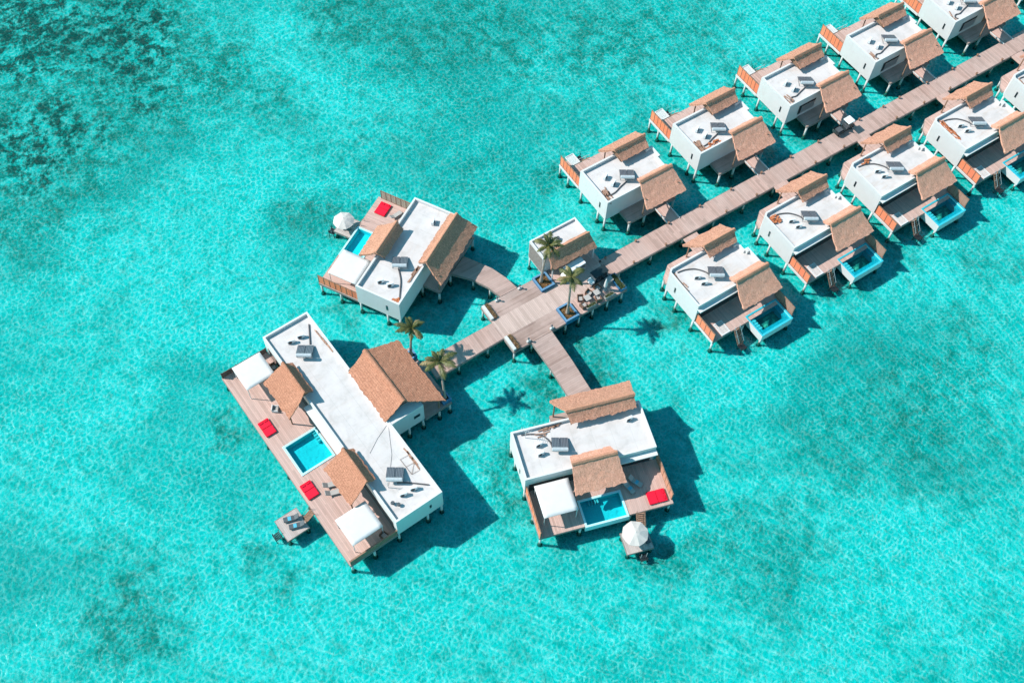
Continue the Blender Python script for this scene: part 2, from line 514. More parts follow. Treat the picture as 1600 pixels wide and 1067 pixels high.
# ------------------------------------------------------------------ mesh helpers
class MB:
    def __init__(self, T=None):
        self.v, self.f, self.mi = [], [], []
        self.T = T
        self.cur = 0

    def add(self, vs, fs):
        o = len(self.v)
        for p in vs:
            self.v.append(self.T(*p) if self.T else tuple(p))
        for f in fs:
            self.f.append(tuple(i + o for i in f))
            self.mi.append(self.cur)
        return self

    def box(self, x0, x1, y0, y1, z0, z1):
        if x0 > x1: x0, x1 = x1, x0
        if y0 > y1: y0, y1 = y1, y0
        vs = [(x0, y0, z0), (x1, y0, z0), (x1, y1, z0), (x0, y1, z0), (x0, y0, z1), (x1, y0, z1), (x1, y1, z1), (x0, y1, z1)]
        return self.add(vs, [(0, 3, 2, 1), (4, 5, 6, 7), (0, 1, 5, 4), (1, 2, 6, 5), (2, 3, 7, 6), (3, 0, 4, 7)])

    def obox(self, c, s, rz=0.0, rx=0.0, ry=0.0):
        Mx = Matrix.Translation(c) @ Matrix.Rotation(rz, 4, 'Z') @ Matrix.Rotation(ry, 4, 'Y') @ Matrix.Rotation(rx, 4, 'X')
        hx, hy, hz = s[0] / 2, s[1] / 2, s[2] / 2
        vs = [Mx @ Vector(q) for q in ((-hx, -hy, -hz), (hx, -hy, -hz), (hx, hy, -hz), (-hx, hy, -hz), (-hx, -hy, hz), (hx, -hy, hz), (hx, hy, hz), (-hx, hy, hz))]
        return self.add([tuple(q) for q in vs], [(0, 3, 2, 1), (4, 5, 6, 7), (0, 1, 5, 4), (1, 2, 6, 5), (2, 3, 7, 6), (3, 0, 4, 7)])

    def prism(self, poly, z0, z1):
        n = len(poly)
        vs = [(x, y, z0) for x, y in poly] + [(x, y, z1) for x, y in poly]
        fs = [tuple(range(n - 1, -1, -1)), tuple(range(n, 2 * n))]
        fs += [(i, (i + 1) % n, n + (i + 1) % n, n + i) for i in range(n)]
        return self.add(vs, fs)

    def ring(self, outer, inner, z0, z1):
        """wall between two polygons with the same number of corners"""
        n = len(outer)
        vs = [(x, y, z0) for x, y in outer] + [(x, y, z1) for x, y in outer] + [(x, y, z0) for x, y in inner] + [(x, y, z1) for x, y in inner]
        fs = []
        for i in range(n):
            j = (i + 1) % n
            fs += [(i, j, n + j, n + i), (2 * n + j, 2 * n + i, 3 * n + i, 3 * n + j), (n + i, n + j, 3 * n + j, 3 * n + i), (j, i, 2 * n + i, 2 * n + j)]
        return self.add(vs, fs)

    def tube(self, pts, rad, n=8, cap=True):
        pts = [Vector(p) for p in pts]
        if not isinstance(rad, (list, tuple)):
            rad = [rad] * len(pts)
        rings, up = [], None
        vs = []
        for i, p in enumerate(pts):
            d = (pts[min(i + 1, len(pts) - 1)] - pts[max(i - 1, 0)]).normalized()
            a = Vector((0, 0, 1)) if abs(d.z) < 0.9 else Vector((1, 0, 0))
            s = d.cross(a).normalized()
            u = s.cross(d)
            for k in range(n):
                w = 2 * PI * k / n
                vs.append(tuple(p + (s * math.cos(w) + u * math.sin(w)) * rad[i]))
        fs = []
        for i in range(len(pts) - 1):
            for k in range(n):
                fs.append((i * n + k, i * n + (k + 1) % n, (i + 1) * n + (k + 1) % n, (i + 1) * n + k))
        if cap:
            fs.append(tuple(range(n - 1, -1, -1)))
            fs.append(tuple((len(pts) - 1) * n + k for k in range(n)))
        return self.add(vs, fs)

    def cone(self, c, rads, zs, n=16, ph=0.0):
        vs, fs = [], []
        for r, z in zip(rads, zs):
            for k in range(n):
                a = ph + 2 * PI * k / n
                vs.append((c[0] + r * math.cos(a), c[1] + r * math.sin(a), c[2] + z))
        m = len(rads)
        for i in range(m - 1):
            for k in range(n):
                fs.append((i * n + k, i * n + (k + 1) % n, (i + 1) * n + (k + 1) % n, (i + 1) * n + k))
        fs.append(tuple(range(n - 1, -1, -1)))
        fs.append(tuple((m - 1) * n + k for k in range(n)))
        return self.add(vs, fs)

    def build(self, name, mat, parent=None, smooth=False, bevel=0.0, recalc=True):
        me = bpy.data.meshes.new(name)
        me.from_pydata(self.v, [], self.f)
        mats = mat if isinstance(mat, (list, tuple)) else [mat]
        for m in mats:
            me.materials.append(M[m])
        for p, i in zip(me.polygons, self.mi):
            p.material_index = min(i, len(mats) - 1)
            p.use_smooth = smooth
        if recalc or bevel:
            bm = bmesh.new()
            bm.from_mesh(me)
            if recalc:
                bmesh.ops.recalc_face_normals(bm, faces=bm.faces)
            if bevel:
                es = [e for e in bm.edges if len(e.link_faces) == 2 and e.calc_face_angle(0) > 0.6]
                bmesh.ops.bevel(bm, geom=es, offset=bevel, segments=2, affect='EDGES', clamp_overlap=True)
            bm.to_mesh(me)
            bm.free()
        o = bpy.data.objects.new(name, me)
        COL.objects.link(o)
        if parent is not None:
            o.parent = parent
        return o


def tag(o, label=None, cat=None, group=None, kind=None):
    if label: o['label'] = label
    if cat: o['category'] = cat
    if group: o['group'] = group
    if kind: o['kind'] = kind
    return o


def empty(name, loc, rz=0.0, label=None, cat=None, group=None):
    o = bpy.data.objects.new(name, None)
    o.empty_display_size = 0.3
    COL.objects.link(o)
    o.location = loc
    o.rotation_euler = (0, 0, rz)
    return tag(o, label, cat, group)


KIDS = {}
def children(o):
    return [c for c in bpy.data.objects if c.parent == o]


def copy_tree(o, parent=None):
    c = o.copy()
    COL.objects.link(c)
    if parent is not None:
        c.parent = parent
    for ch in children(o):
        copy_tree(ch, c)
    return c


class Frame:
    def __init__(self, x, y, a):
        self.x, self.y, self.a = x, y, a

    def at(self, x, y, z=0.0):
        c, s = math.cos(self.a), math.sin(self.a)
        return (self.x + c * x - s * y, self.y + s * x + c * y, z)


# ------------------------------------------------------------------ thatched gable roof
def slope(mb, r0, r1, e0, e1, nu, nv, rag, amp, seed, thick):
    """one thatched slope from ridge r0-r1 to eave e0-e1, with a ragged eave and an uneven surface"""
    r0, r1, e0, e1 = map(Vector, (r0, r1, e0, e1))
    nrm = (r1 - r0).cross(e0 - r0).normalized()
    if nrm.z < 0: nrm = -nrm
    top, bot = [], []
    for j in range(nv + 1):
        vv = j / nv
        for i in range(nu + 1):
            u = i / nu
            p = (r0.lerp(r1, u)).lerp(e0.lerp(e1, u), vv)
            sl = (e0.lerp(e1, u) - r0.lerp(r1, u)).normalized()
            q = p * 1.7 + Vector((seed * 3.1, seed * 1.7, 0))
            dz = noise.noise(q) * amp + noise.noise(q * 3.3) * amp * 0.6
            p2 = p + nrm * (dz + 0.10 * math.sin(PI * vv) * -1.0)
            if j == nv:
                p2 = p2 + sl * (noise.noise(q * 4.0) * rag + random.uniform(-rag, rag) * 0.6)
            if i in (0, nu):
                p2 = p2 + (r1 - r0).normalized() * (noise.noise(q * 3.0) * rag * 0.9)
            top.append(tuple(p2))
            bot.append(tuple(p2 - nrm * thick * (0.55 + 0.45 * vv)))
    n = len(top)
    w = nu + 1
    fs = []
    for j in range(nv):
        for i in range(nu):
            a = j * w + i
            fs.append((a, a + 1, a + w + 1, a + w))
            fs.append((n + a, n + a + w, n + a + w + 1, n + a + 1))
    for i in range(nu):
        a = nv * w + i
        fs.append((a, a + 1, n + a + 1, n + a))
        fs.append((i + 1, i, n + i, n + i + 1))
    for j in range(nv):
        a, b = j * w, j * w + nu
        fs.append((a + w, a, n + a, n + a + w))
        fs.append((b, b + w, n + b + w, n + b))
    mb.add(top + bot, fs)


def thatched_roof(parent, T, ridge, low, high, mat, seed, thick=0.34, ridgemat='ridge', name='thatched_roof', beams=True):
    """ridge/low/high = (a0, a1, b, z): runs from a0 to a1 along the ridge at b and height z; low and high are the two eaves.
    T maps (along, across, z) to the thing's own axes."""
    mb = MB(T)
    for (e, sd) in ((low, 0.0), (high, 5.0)):
        r0, r1 = (ridge[0], ridge[2], ridge[3]), (ridge[1], ridge[2], ridge[3])
        e0, e1 = (e[0], e[2], e[3]), (e[1], e[2], e[3])
        L = ridge[1] - ridge[0]
        D = math.hypot(e[2] - ridge[2], e[3] - ridge[3])
        slope(mb, r0, r1, e0, e1, max(6, int(L / 0.28)), max(3, int(D / 0.3)), 0.15, 0.04, seed + sd, thick)
    ro = mb.build(name, mat, parent, smooth=False)
    # ridge roll, proud of both slopes
    cb = MB(T)
    n = max(8, int((ridge[1] - ridge[0]) / 0.4))
    prof = []
    for e in (low, high):
        d = Vector((e[2] - ridge[2], e[3] - ridge[3])).normalized()
        prof.append(d)
    vs, fs = [], []
    for i in range(n + 1):
        u = ridge[0] - 0.06 + (ridge[1] - ridge[0] + 0.12) * i / n
        wob = noise.noise(Vector((u * 1.3, seed, 0))) * 0.04
        b, z = ridge[2], ridge[3]
        w0 = 0.34 + 0.05 * noise.noise(Vector((u * 2.1, seed, 3)))
        w1 = 0.34 + 0.05 * noise.noise(Vector((u * 2.1, seed, 7)))
        pts = [(b + prof[0][0] * w0, z + prof[0][1] * w0 - 0.02), (b + prof[0][0] * w0, z + prof[0][1] * w0 + 0.13), (b + prof[0][0] * 0.10, z + 0.16 + wob),
               (b + prof[1][0] * 0.10, z + 0.16 + wob), (b + prof[1][0] * w1, z + prof[1][1] * w1 + 0.13), (b + prof[1][0] * w1, z + prof[1][1] * w1 - 0.02)]
        vs += [(u, p[0], p[1]) for p in pts]
    for i in range(n):
        for k in range(5):
            fs.append((i * 6 + k, i * 6 + k + 1, (i + 1) * 6 + k + 1, (i + 1) * 6 + k))
    fs.append(tuple(range(6)))
    fs.append(tuple(n * 6 + k for k in range(5, -1, -1)))
    cb.add(vs, fs)
    cb.build('ridge_cap', ridgemat, ro)
    if beams:
        for (a, ins) in ((ridge[0], 0.35), (ridge[1], -0.35)):
            x = a + ins
            g = MB(T)
            for e in (low, high):
                p0 = Vector((x, ridge[2], ridge[3] - 0.30))
                p1 = Vector((x, ridge[2] + (e[2] - ridge[2]) * 0.94, ridge[3] + (e[3] - ridge[3]) * 0.94 - 0.34))
                g.tube([p0, p1], 0.07, 6)
            zt = max(low[3], high[3]) - 0.25
            g.tube([(x, ridge[2] + (low[2] - ridge[2]) * 0.5, (ridge[3] + low[3]) / 2 - 0.4), (x, ridge[2] + (high[2] - ridge[2]) * 0.5, (ridge[3] + high[3]) / 2 - 0.4)], 0.06, 6)
            g.build('rafter', 'gable', ro)
    return ro


def leg(parent, x, y, z0=-0.2, r=0.165, T=None):
    if T:
        x, y, _ = T(x, y, 0)
    o = MB().cone((x, y, 0), [r, r], [ZB, z0], 10).build('leg', 'concrete', parent, smooth=True)
    MB().cone((x, y, 0), [r + 0.012, r + 0.012, r + 0.004], [ZW - 0.15, ZW + 0.12, ZW + 0.28], 10).build('tide_band', 'algae', o)
    MB().cone((x, y, 0), [r + 0.15, r + 0.12, r + 0.03], [ZB, ZB + 0.22, ZB + 0.36], 10).build('footing', 'foot', o)
    return o


def posts(parent, pts, r, mat, name='post', T=None):
    for (x, y, z0, z1) in pts:
        MB(T).tube([(x, y, z0), (x, y, z1)], r, 8).build(name, mat, parent)


def deck(parent, poly, mat, name='deck', z=0.0, th=0.22, T=None):
    o = MB(T).prism(poly, z - th, z).build(name, mat, parent)
    return o


def edge_beam(parent, segs, T=None, z0=-0.42, z1=-0.06, th=0.09, name='fascia'):
    for (x0, y0, x1, y1) in segs:
        L = math.hypot(x1 - x0, y1 - y0)
        MB(T).obox(((x0 + x1) / 2, (y0 + y1) / 2, (z0 + z1) / 2), (L, th, z1 - z0), math.atan2(y1 - y0, x1 - x0)).build(name, 'fascia', parent)


def inset(poly, d):
    n = len(poly)
    out = []
    for i in range(n):
        p0, p1, p2 = Vector(poly[i - 1]), Vector(poly[i]), Vector(poly[(i + 1) % n])
        a, b = (p1 - p0).normalized(), (p2 - p1).normalized()
        na, nb = Vector((-a.y, a.x)), Vector((-b.y, b.x))
        k = (na + nb)
        k = k / max(0.2, k.dot(na))
        out.append(tuple(p1 + k * d))
    return out


def body(parent, poly, roofmat, ztop=3.72, zroof=3.22, zbot=-0.22, par=0.24):
    """white house: walls with a parapet, and the flat roof inside it (poly runs counter-clockwise)"""
    inn = inset(poly, par)
    MB().ring(poly, inn, zbot, ztop).build('wall', 'white', parent)
    MB().prism(inset(poly, par - 0.02), zroof - 0.15, zroof).build('roof_deck', roofmat, parent)
    MB().prism(inset(poly, par - 0.02), zbot, zbot + 0.2).build('floor', 'concrete', parent)


def screen(parent, x, y0, y1, h=1.75, mat='screen', T=None, panels=5, z=0.0):
    """timber privacy screen along y, panels framed by dark posts"""
    f = MB(T)
    ya, yb = min(y0, y1), max(y0, y1)
    w = (yb - ya) / panels
    f.box(x - 0.06, x + 0.06, ya, yb, z + 0.04, z + 0.12)
    f.box(x - 0.06, x + 0.06, ya, yb, z + h - 0.07, z + h)
    for k in range(panels + 1):
        yy = ya + k * w
        f.box(x - 0.06, x + 0.06, yy - 0.03, yy + 0.03, z, z + h + 0.05)
    fr = f.build('privacy_screen', 'timber', parent)
    for k in range(panels):
        p = MB(T)
        yy = ya + k * w + 0.05
        for q in range(7):
            z0 = z + 0.125 + q * (h - 0.2) / 7
            p.box(x - 0.035, x + 0.035, yy, yy + w - 0.1, z0, z0 + (h - 0.2) / 7 - 0.02)
        p.build('panel', mat, fr)
    return fr


def window(parent, mb_frame, mb_glass, name='window'):
    w = mb_frame.build(name, 'slate', parent)
    mb_glass.build('pane', 'glass', w)
    return w


def stairs(parent, x, y0, y1, z0, z1, w, T=None, n=8, name='stairs', mat='timber'):
    mb = MB(T)
    for s in (-1, 1):
        mb.tube([(x + s * w / 2, y0, z0 - 0.02), (x + s * w / 2, y1, z1)], 0.06, 6)
    for k in range(n):
        u = (k + 0.5) / n
        yy, zz = y0 + (y1 - y0) * u, z0 + (z1 - z0) * u
        mb.box(x - w / 2, x + w / 2, yy - 0.09, yy + 0.09, zz - 0.02, zz + 0.03)
    o = mb.build(name, mat, parent)
    h = MB(T)
    for s in (-1, 1):
        h.tube([(x + s * w / 2, y0, z0 + 0.75), (x + s * w / 2, y1, z1 + 0.75)], 0.03, 6)
        for u in (0.05, 0.5, 0.95):
            yy, zz = y0 + (y1 - y0) * u, z0 + (z1 - z0) * u
            h.tube([(x + s * w / 2, yy, zz), (x + s * w / 2, yy, zz + 0.75)], 0.025, 6)
    h.build('handrail', 'galv', o)
    return o


def landing(parent, x, y, z, T=None, s=0.95):
    mb = MB(T)
    for k in range(6):
        mb.box(x - s / 2 + k * s / 6, x - s / 2 + (k + 1) * s / 6 - 0.03, y - s / 2, y + s / 2, z - 0.06, z)
    for a in (-1, 1):
        for b in (-1, 1):
            mb.tube([(x + a * s * 0.42, y + b * s * 0.42, ZB), (x + a * s * 0.42, y + b * s * 0.42, z + 0.55)], 0.05, 6)
    return mb.build('landing', 'black', parent)


# ------------------------------------------------------------------ rooftop kit (things that stand on the roofs)
WX = -0.576        # the collectors all face the same way whatever house they stand on
def make_heater(label):
    t = empty('solar_water_heater', (0, 0, 0), 0, label, 'solar heater', 'solar water heaters on the flat roofs')
    tilt = R(24)
    for s in (-0.52, 0.52):
        p = MB()
        p.obox((s, 0.10, 0.50), (0.98, 1.75, 0.09), 0, -tilt)
        q = p.build('collector_panel', 'solar', t)
    f = MB()
    for s in (-0.95, 0, 0.95):
        f.tube([(s, 0.85, 0.02), (s, -0.78, 0.78)], 0.03, 6)
        f.tube([(s, -0.80, 0.02), (s, -0.80, 0.85)], 0.03, 6)
        f.tube([(s, -0.80, 0.05), (s, 0.85, 0.05)], 0.025, 6)
    f.build('frame', 'steel', t)
    k = MB().tube([(-0.98, -0.98, 0.95), (-0.92, -0.98, 0.95), (0.92, -0.98, 0.95), (0.98, -0.98, 0.95)], [0.16, 0.25, 0.25, 0.16], 14)
    k.build('tank', 'galv', t, smooth=False)
    return t


def make_ac(label):
    t = empty('air_conditioner', (0, 0, 0), 0, label, 'air conditioner', 'outdoor air conditioners on the flat roofs')
    MB().box(-0.45, 0.45, -0.17, 0.17, 0.08, 0.72).build('casing', 'car_white', t, bevel=0.02)
    MB().tube([(-0.12, -0.17, 0.40), (-0.12, -0.195, 0.40)], 0.26, 16).build('fan_grille', 'black', t)
    for q in (-0.32, 0.32):
        MB().box(q - 0.04, q + 0.04, -0.20, 0.20, 0, 0.078).build('foot', 'slate', t)
    return t


PROTO = {}
def place_heater(F, x, y, label, z=3.22):
    if 'h' not in PROTO:
        PROTO['h'] = make_heater(label)
        o = PROTO['h']
    else:
        o = copy_tree(PROTO['h'])
    o.location = F.at(x, y, z)
    o.rotation_euler = (0, 0, WX)
    o['label'] = label
    return o


def place_ac(F, x, y, label, z=3.22, rz=0.0):
    if 'a' not in PROTO:
        PROTO['a'] = make_ac(label)
        o = PROTO['a']
    else:
        o = copy_tree(PROTO['a'])
    o.location = F.at(x, y, z)
    o.rotation_euler = (0, 0, F.a + rz)
    o['label'] = label
    return o


def place_pipe(F, pts, label, z=3.22, r=0.09):
    # smooth the way-points into a sagging curve
    P = [Vector((x, y, 0)) for x, y in pts]
    out = []
    for i in range(len(P) - 1):
        p0, p1, p2, p3 = P[max(i - 1, 0)], P[i], P[i + 1], P[min(i + 2, len(P) - 1)]
        for k in range(5):
            u = k / 5
            q = 0.5 * ((2 * p1) + (p2 - p0) * u + (2 * p0 - 5 * p1 + 4 * p2 - p3) * u * u + (3 * p1 - p0 - 3 * p2 + p3) * u ** 3)
            out.append(q)
    out.append(P[-1])
    mb = MB().tube([(q.x, q.y, r * 0.95) for q in out], r, 8)
    o = mb.build('lagged_pipe', 'pipe')
    o.location = F.at(0, 0, z)
    o.rotation_euler = (0, 0, F.a)
    return tag(o, label, 'pipe', 'lagged pipes across the flat roofs')


def place_pile(F, x, y, sx, sy, n, mat, label, name='brick_pile', cat='rubble', z=3.22, seed=1):
    rnd = random.Random(seed)
    mb = MB()
    for k in range(n):
        px, py = rnd.uniform(-sx / 2, sx / 2), rnd.uniform(-sy / 2, sy / 2)
        if name == 'board_pile':
            d = (rnd.uniform(0.7, 1.5), 0.16, 0.05)
            mb.obox((px, py, 0.03 + 0.055 * (k % 3)), d, rnd.gauss(0.0, 0.16) + (PI / 2 if sy > sx else 0))
        else:
            d = (rnd.uniform(0.28, 0.5), rnd.uniform(0.2, 0.3), rnd.uniform(0.1, 0.2))
            mb.obox((px, py, d[2] / 2 + 0.13 * (k % 3) * rnd.random()), d, rnd.uniform(-0.5, 0.5))
    o = mb.build(name, mat)
    o.location = F.at(x, y, z)
    o.rotation_euler = (0, 0, F.a)
    return tag(o, label, cat, 'building leftovers on the flat roofs')


# ------------------------------------------------------------------ pools
def pool(parent, x0, x1, y0, y1, zr=0.05, depth=1.15, rim=0.28, out_z=-1.25, wz=-0.12, T=None, floor='pool_tile', rimmat='pool_rim', inner='pool_tile', ledge=0.0, steps=None):
    o = MB(T).ring([(x0, y0), (x1, y0), (x1, y1), (x0, y1)], [(x0 + rim, y0 + rim), (x1 - rim, y0 + rim), (x1 - rim, y1 - rim), (x0 + rim, y1 - rim)], out_z, zr).build('pool', rimmat, parent)
    if ledge:
        MB(T).ring([(x0 - .02, y0 - .02), (x1 + .02, y0 - .02), (x1 + .02, y1 + .02), (x0 - .02, y1 + .02)], [(x0 + rim, y0 + rim), (x1 - rim, y0 + rim), (x1 - rim, y1 - rim), (x0 + rim, y1 - rim)], zr + 0.003, zr + 0.03).build('coping', 'pool_ledge', o)
    a0, a1, b0, b1 = x0 + rim, x1 - rim, y0 + rim, y1 - rim
    MB(T).box(a0 + 0.002, a1 - 0.002, b0 + 0.002, b1 - 0.002, wz - depth - 0.12, wz - depth).build('pool_floor', floor, o)
    li = MB(T)
    for q in ((a0 + .003, a0 + .05, b0 + .003, b1 - .003), (a1 - .05, a1 - .003, b0 + .003, b1 - .003), (a0 + .05, a1 - .05, b0 + .003, b0 + .05), (a0 + .05, a1 - .05, b1 - .05, b1 - .003)):
        li.box(*q, wz - depth, zr - 0.05)
    li.build('lining', inner, o)
    if ledge:
        MB(T).ring([(a0 + .052, b0 + .052), (a1 - .052, b0 + .052), (a1 - .052, b1 - .052), (a0 + .052, b1 - .052)],
                   [(a0 + ledge, b0 + ledge), (a1 - ledge, b0 + ledge), (a1 - ledge, b1 - ledge), (a0 + ledge, b1 - ledge)], wz - depth + 0.003, wz - 0.10).build('ledge', 'pool_ledge', o)
    if steps:
        s = MB(T)
        for (sx0, sx1, sy0, sy1, sz) in steps:
            s.box(sx0, sx1, sy0, sy1, wz - depth + 0.004, sz)
        s.build('steps', 'pool_rim', o)
    w = MB(T).add([(a0 + .051, b0 + .051, wz), (a1 - .051, b0 + .051, wz), (a1 - .051, b1 - .051, wz), (a0 + .051, b1 - .051, wz)], [(0, 1, 2, 3)]).build('pool_water', 'pool_water', o)
    return o


# ------------------------------------------------------------------ small villas of the two rows
def make_villa_sea_north():
    """upper row: entrance towards the walkway at y<0, sea deck at y>6.8"""
    t = empty('small_villa', (0, 0, 0))
    body(t, [(0, 0.3), (10.7, 0.3), (10.7, 3.2), (11.15, 3.2), (11.15, 5.25), (10.3, 5.25), (10.3, 6.85), (0, 6.85)], 'deckroof', par=0.26)
    I = lambda a, b, z: (a, b, z)
    thatched_roof(t, I, (5.25, 10.7, 0.32, 4.95), (4.4, 11.15, -3.2, 2.85), (5.6, 10.55, 1.3, 4.2), 'thatch_new', 1.3)
    thatched_roof(t, I, (5.3, 10.5, 6.4, 5.4), (5.7, 10.35, 4.85, 4.2), (4.45, 10.9, 8.75, 3.45), 'thatch', 2.9)
    posts(t, [(5.2, 8.1, 0, 3.6), (10.1, 8.1, 0, 3.6)], 0.09, 'gable')
    posts(t, [(4.9, -1.85, 0, 3.7), (10.45, -1.85, 0, 3.7)], 0.1, 'timber', 'porch_post')
    MB().add([(5.5, 5.0, 4.05), (5.5, 7.6, 4.2), (5.5, 6.35, 5.0), (5.56, 5.0, 4.05), (5.56, 7.6, 4.2), (5.56, 6.35, 5.0)], [(0, 1, 2), (5, 4, 3), (0, 3, 4, 1), (1, 4, 5, 2), (2, 5, 3, 0)]).build('gable_end', 'gable', t)
    # entrance side
    deck(t, [(2.5, -2.0), (10.6, -2.0), (10.6, 0.29), (2.5, 0.29)], 'plank_g', 'porch')
    edge_beam(t, [(2.5, -2.0, 10.6, -2.0), (2.5, -2.0, 2.5, 0.25), (10.6, -2.0, 10.6, 0.25)])
    deck(t, [(7.0, -5.12), (9.0, -5.12), (9.0, -2.05), (7.0, -2.05)], 'plank_d', 'gangway', z=-0.01)
    for s in (7.0, 9.0):
        MB().box(s - 0.05, s + 0.05, -5.1, -2.06, -0.006, 0.14).build('gangway_kerb', 'white', t)
    d = MB().box(7.4, 8.5, 0.24, 0.298, 0.02, 2.2).build('door', 'timber', t)
    MB().obox((8.35, 0.22, 1.05), (0.05, 0.05, 0.2)).build('handle', 'steel', d)
    # slit window in the side wall
    window(t, MB().box(-0.03, 0.1, 1.70, 1.98, 1.05, 2.15), MB().box(-0.04, 0.0, 1.74, 1.94, 1.09, 2.11))
    # sea side
    deck(t, [(0.1, 6.87), (10.8, 6.87), (10.8, 10.4), (1.38, 10.4), (1.38, 11.7), (0.1, 11.7)], 'plank_d', 'deck')
    edge_beam(t, [(0.1, 6.9, 0.1, 11.7), (0.1, 11.7, 1.38, 11.7), (1.4, 10.4, 10.8, 10.4), (10.8, 6.9, 10.8, 10.4)])
    MB().box(-0.03, 0.05, 6.9, 11.72, -0.36, 0.02).build('white_kerb', 'white', t)
    screen(t, 0.16, 6.95, 11.65, 1.9, 'screen', panels=6)
    gl = MB().box(0.6, 10.2, 6.86, 6.90, 0.1, 2.5).build('glazing', 'glass', t)
    # net platform beside the deck
    n = MB().ring([(1.45, 10.5), (2.85, 10.5), (2.85, 12.35), (1.45, 12.35)], [(1.55, 10.6), (2.75, 10.6), (2.75, 12.25), (1.55, 12.25)], -0.12, 0.06).build('net_frame', 'white', t)
    m = MB()
    for k in range(9):
        m.box(1.56 + k * 0.135, 1.65 + k * 0.135, 10.6, 12.25, -0.03, -0.01)
    for k in range(11):
        m.box(1.55, 2.75, 10.66 + k * 0.15, 10.75 + k * 0.15, -0.055, -0.035)
    m.build('net', 'net', n)
    stairs(t, 4.1, 10.45, 11.9, -0.02, ZW + 0.1, 0.8)
    landing(t, 4.1, 12.3, ZW + 0.25)
    for x, y in ((0.15, 0.5), (0.15, 2.1), (0.15, 6.2), (0.2, 9.5), (0.2, 11.6), (5.4, 0.6), (10.6, 0.6), (10.6, 6.6), (5.4, 6.6), (10.6, 10.2), (5.4, 10.2), (2.65, -1.9), (5.3, -1.9), (10.4, -1.9)):
        leg(t, x, y, -0.21)
    return t


def make_villa_sea_south():
    """lower row: entrance towards the walkway at y>6.5, sea deck with a plunge pool at y<0"""
    t = empty('small_villa', (0, 0, 0))
    body(t, [(0, 0.05), (11.4, 0.05), (11.4, 3.95), (10.75, 3.95), (10.75, 5.3), (10.2, 5.3), (10.2, 6.75), (0.55, 6.75), (0, 6.3)], 'deckroof_old', par=0.24)
    I = lambda a, b, z: (a, b, z)
    thatched_roof(t, I, (5.85, 11.15, -0.05, 5.0), (5.15, 11.75, -3.25, 2.85), (5.85, 10.95, 1.2, 4.25), 'thatch_new', 4.3)
    thatched_roof(t, I, (5.5, 10.65, 6.45, 5.4), (5.8, 10.4, 5.1, 4.15), (4.35, 10.75, 9.05, 3.45), 'thatch', 6.1)
    posts(t, [(5.4, 8.75, 0, 3.5), (10.2, 8.75, 0, 3.5)], 0.1, 'timber', 'porch_post')
    # awning slab over the terrace doors
    MB().box(0.0, 6.4, -0.55, 0.045, 2.78, 2.98).build('awning', 'white', t)
    MB().box(0.5, 11.0, 0.0, 0.046, 0.1, 2.4).build('glazing', 'glass', t)
    window(t, MB().box(-0.03, 0.1, 4.45, 4.73, 1.05, 2.15), MB().box(-0.04, 0.0, 4.49, 4.69, 1.09, 2.11))
    # entrance side
    deck(t, [(0.4, 6.78), (10.7, 6.78), (10.7, 9.1), (2.5, 9.1), (0.7, 7.7)], 'plank_d', 'porch')
    edge_beam(t, [(2.5, 9.1, 10.7, 9.1), (0.7, 7.7, 2.5, 9.1), (0.42, 6.8, 0.7, 7.7), (10.7, 6.8, 10.7, 9.1)])
    deck(t, [(6.9, 9.13), (9.2, 9.13), (9.2, 11.36), (6.9, 11.36)], 'plank_d', 'gangway', z=-0.01)
    d = MB().box(7.4, 8.5, 6.752, 6.80, 0.02, 2.2).build('door', 'timber', t)
    MB().obox((8.35, 6.83, 1.05), (0.05, 0.05, 0.2)).build('handle', 'steel', d)
    # sea deck
    deck(t, [(0.15, -3.8), (12.0, -3.8), (12.0, -0.58), (11.4, 0.03), (0.15, 0.03)], 'plank_d', 'deck')
    edge_beam(t, [(0.15, -3.8, 6.2, -3.8), (0.15, -3.8, 0.15, 0.0), (12.0, -3.8, 12.0, -0.6)])
    MB().box(0.02, 0.10, -3.82, 0.0, -0.36, 0.02).build('white_kerb', 'white', t)
    screen(t, 0.22, -3.75, 0.0, 1.75, 'screen', panels=4)
    screen(t, 11.75, -6.1, -2.5, 1.7, 'screen_b', panels=2)
    MB().box(11.66, 12.0, -6.2, -3.82, -0.22, 0.0).build('screen_base', 'fascia', t)
    n = MB().ring([(1.75, -3.75), (3.15, -3.75), (3.15, -1.75), (1.75, -1.75)], [(1.9, -3.6), (3.0, -3.6), (3.0, -1.9), (1.9, -1.9)], 0.003, 0.10).build('net_frame', 'white', t)
    m = MB()
    for k in range(8):
        m.box(1.92 + k * 0.135, 2.0 + k * 0.135, -3.59, -1.91, 0.03, 0.05)
    m.build('net', 'net', n)
    pool(t, 6.2, 11.45, -6.65, -3.05, zr=0.06, out_z=-1.35, rim=0.2, depth=1.2, wz=-0.10, floor='pool_glassfloor', rimmat='white', ledge=0.62,
         steps=[(6.46, 7.15, -3.9 - k * 0.42, -3.62 - k * 0.42, -0.16) for k in range(5)])
    stairs(t, 4.1, -3.85, -5.35, -0.02, ZW + 0.1, 0.8)
    landing(t, 4.05, -5.75, ZW + 0.25)
    for x, y in ((0.15, 0.3), (0.15, 3.87), (0.15, 6.15), (0.35, -3.65), (2.6, 8.9), (0.75, 7.5), (5.4, 0.4), (11.2, 0.4), (10.5, 6.0), (5.4, 6.5), (10.5, 8.9), (5.4, 8.9), (5.6, -3.6), (11.8, -3.6)):
        leg(t, x, y, -0.21)
    for x, y in ((6.45, -6.4), (11.2, -6.4)):
        leg(t, x, y, -1.36, 0.13)
    # wicker seats under the thatch
    return t


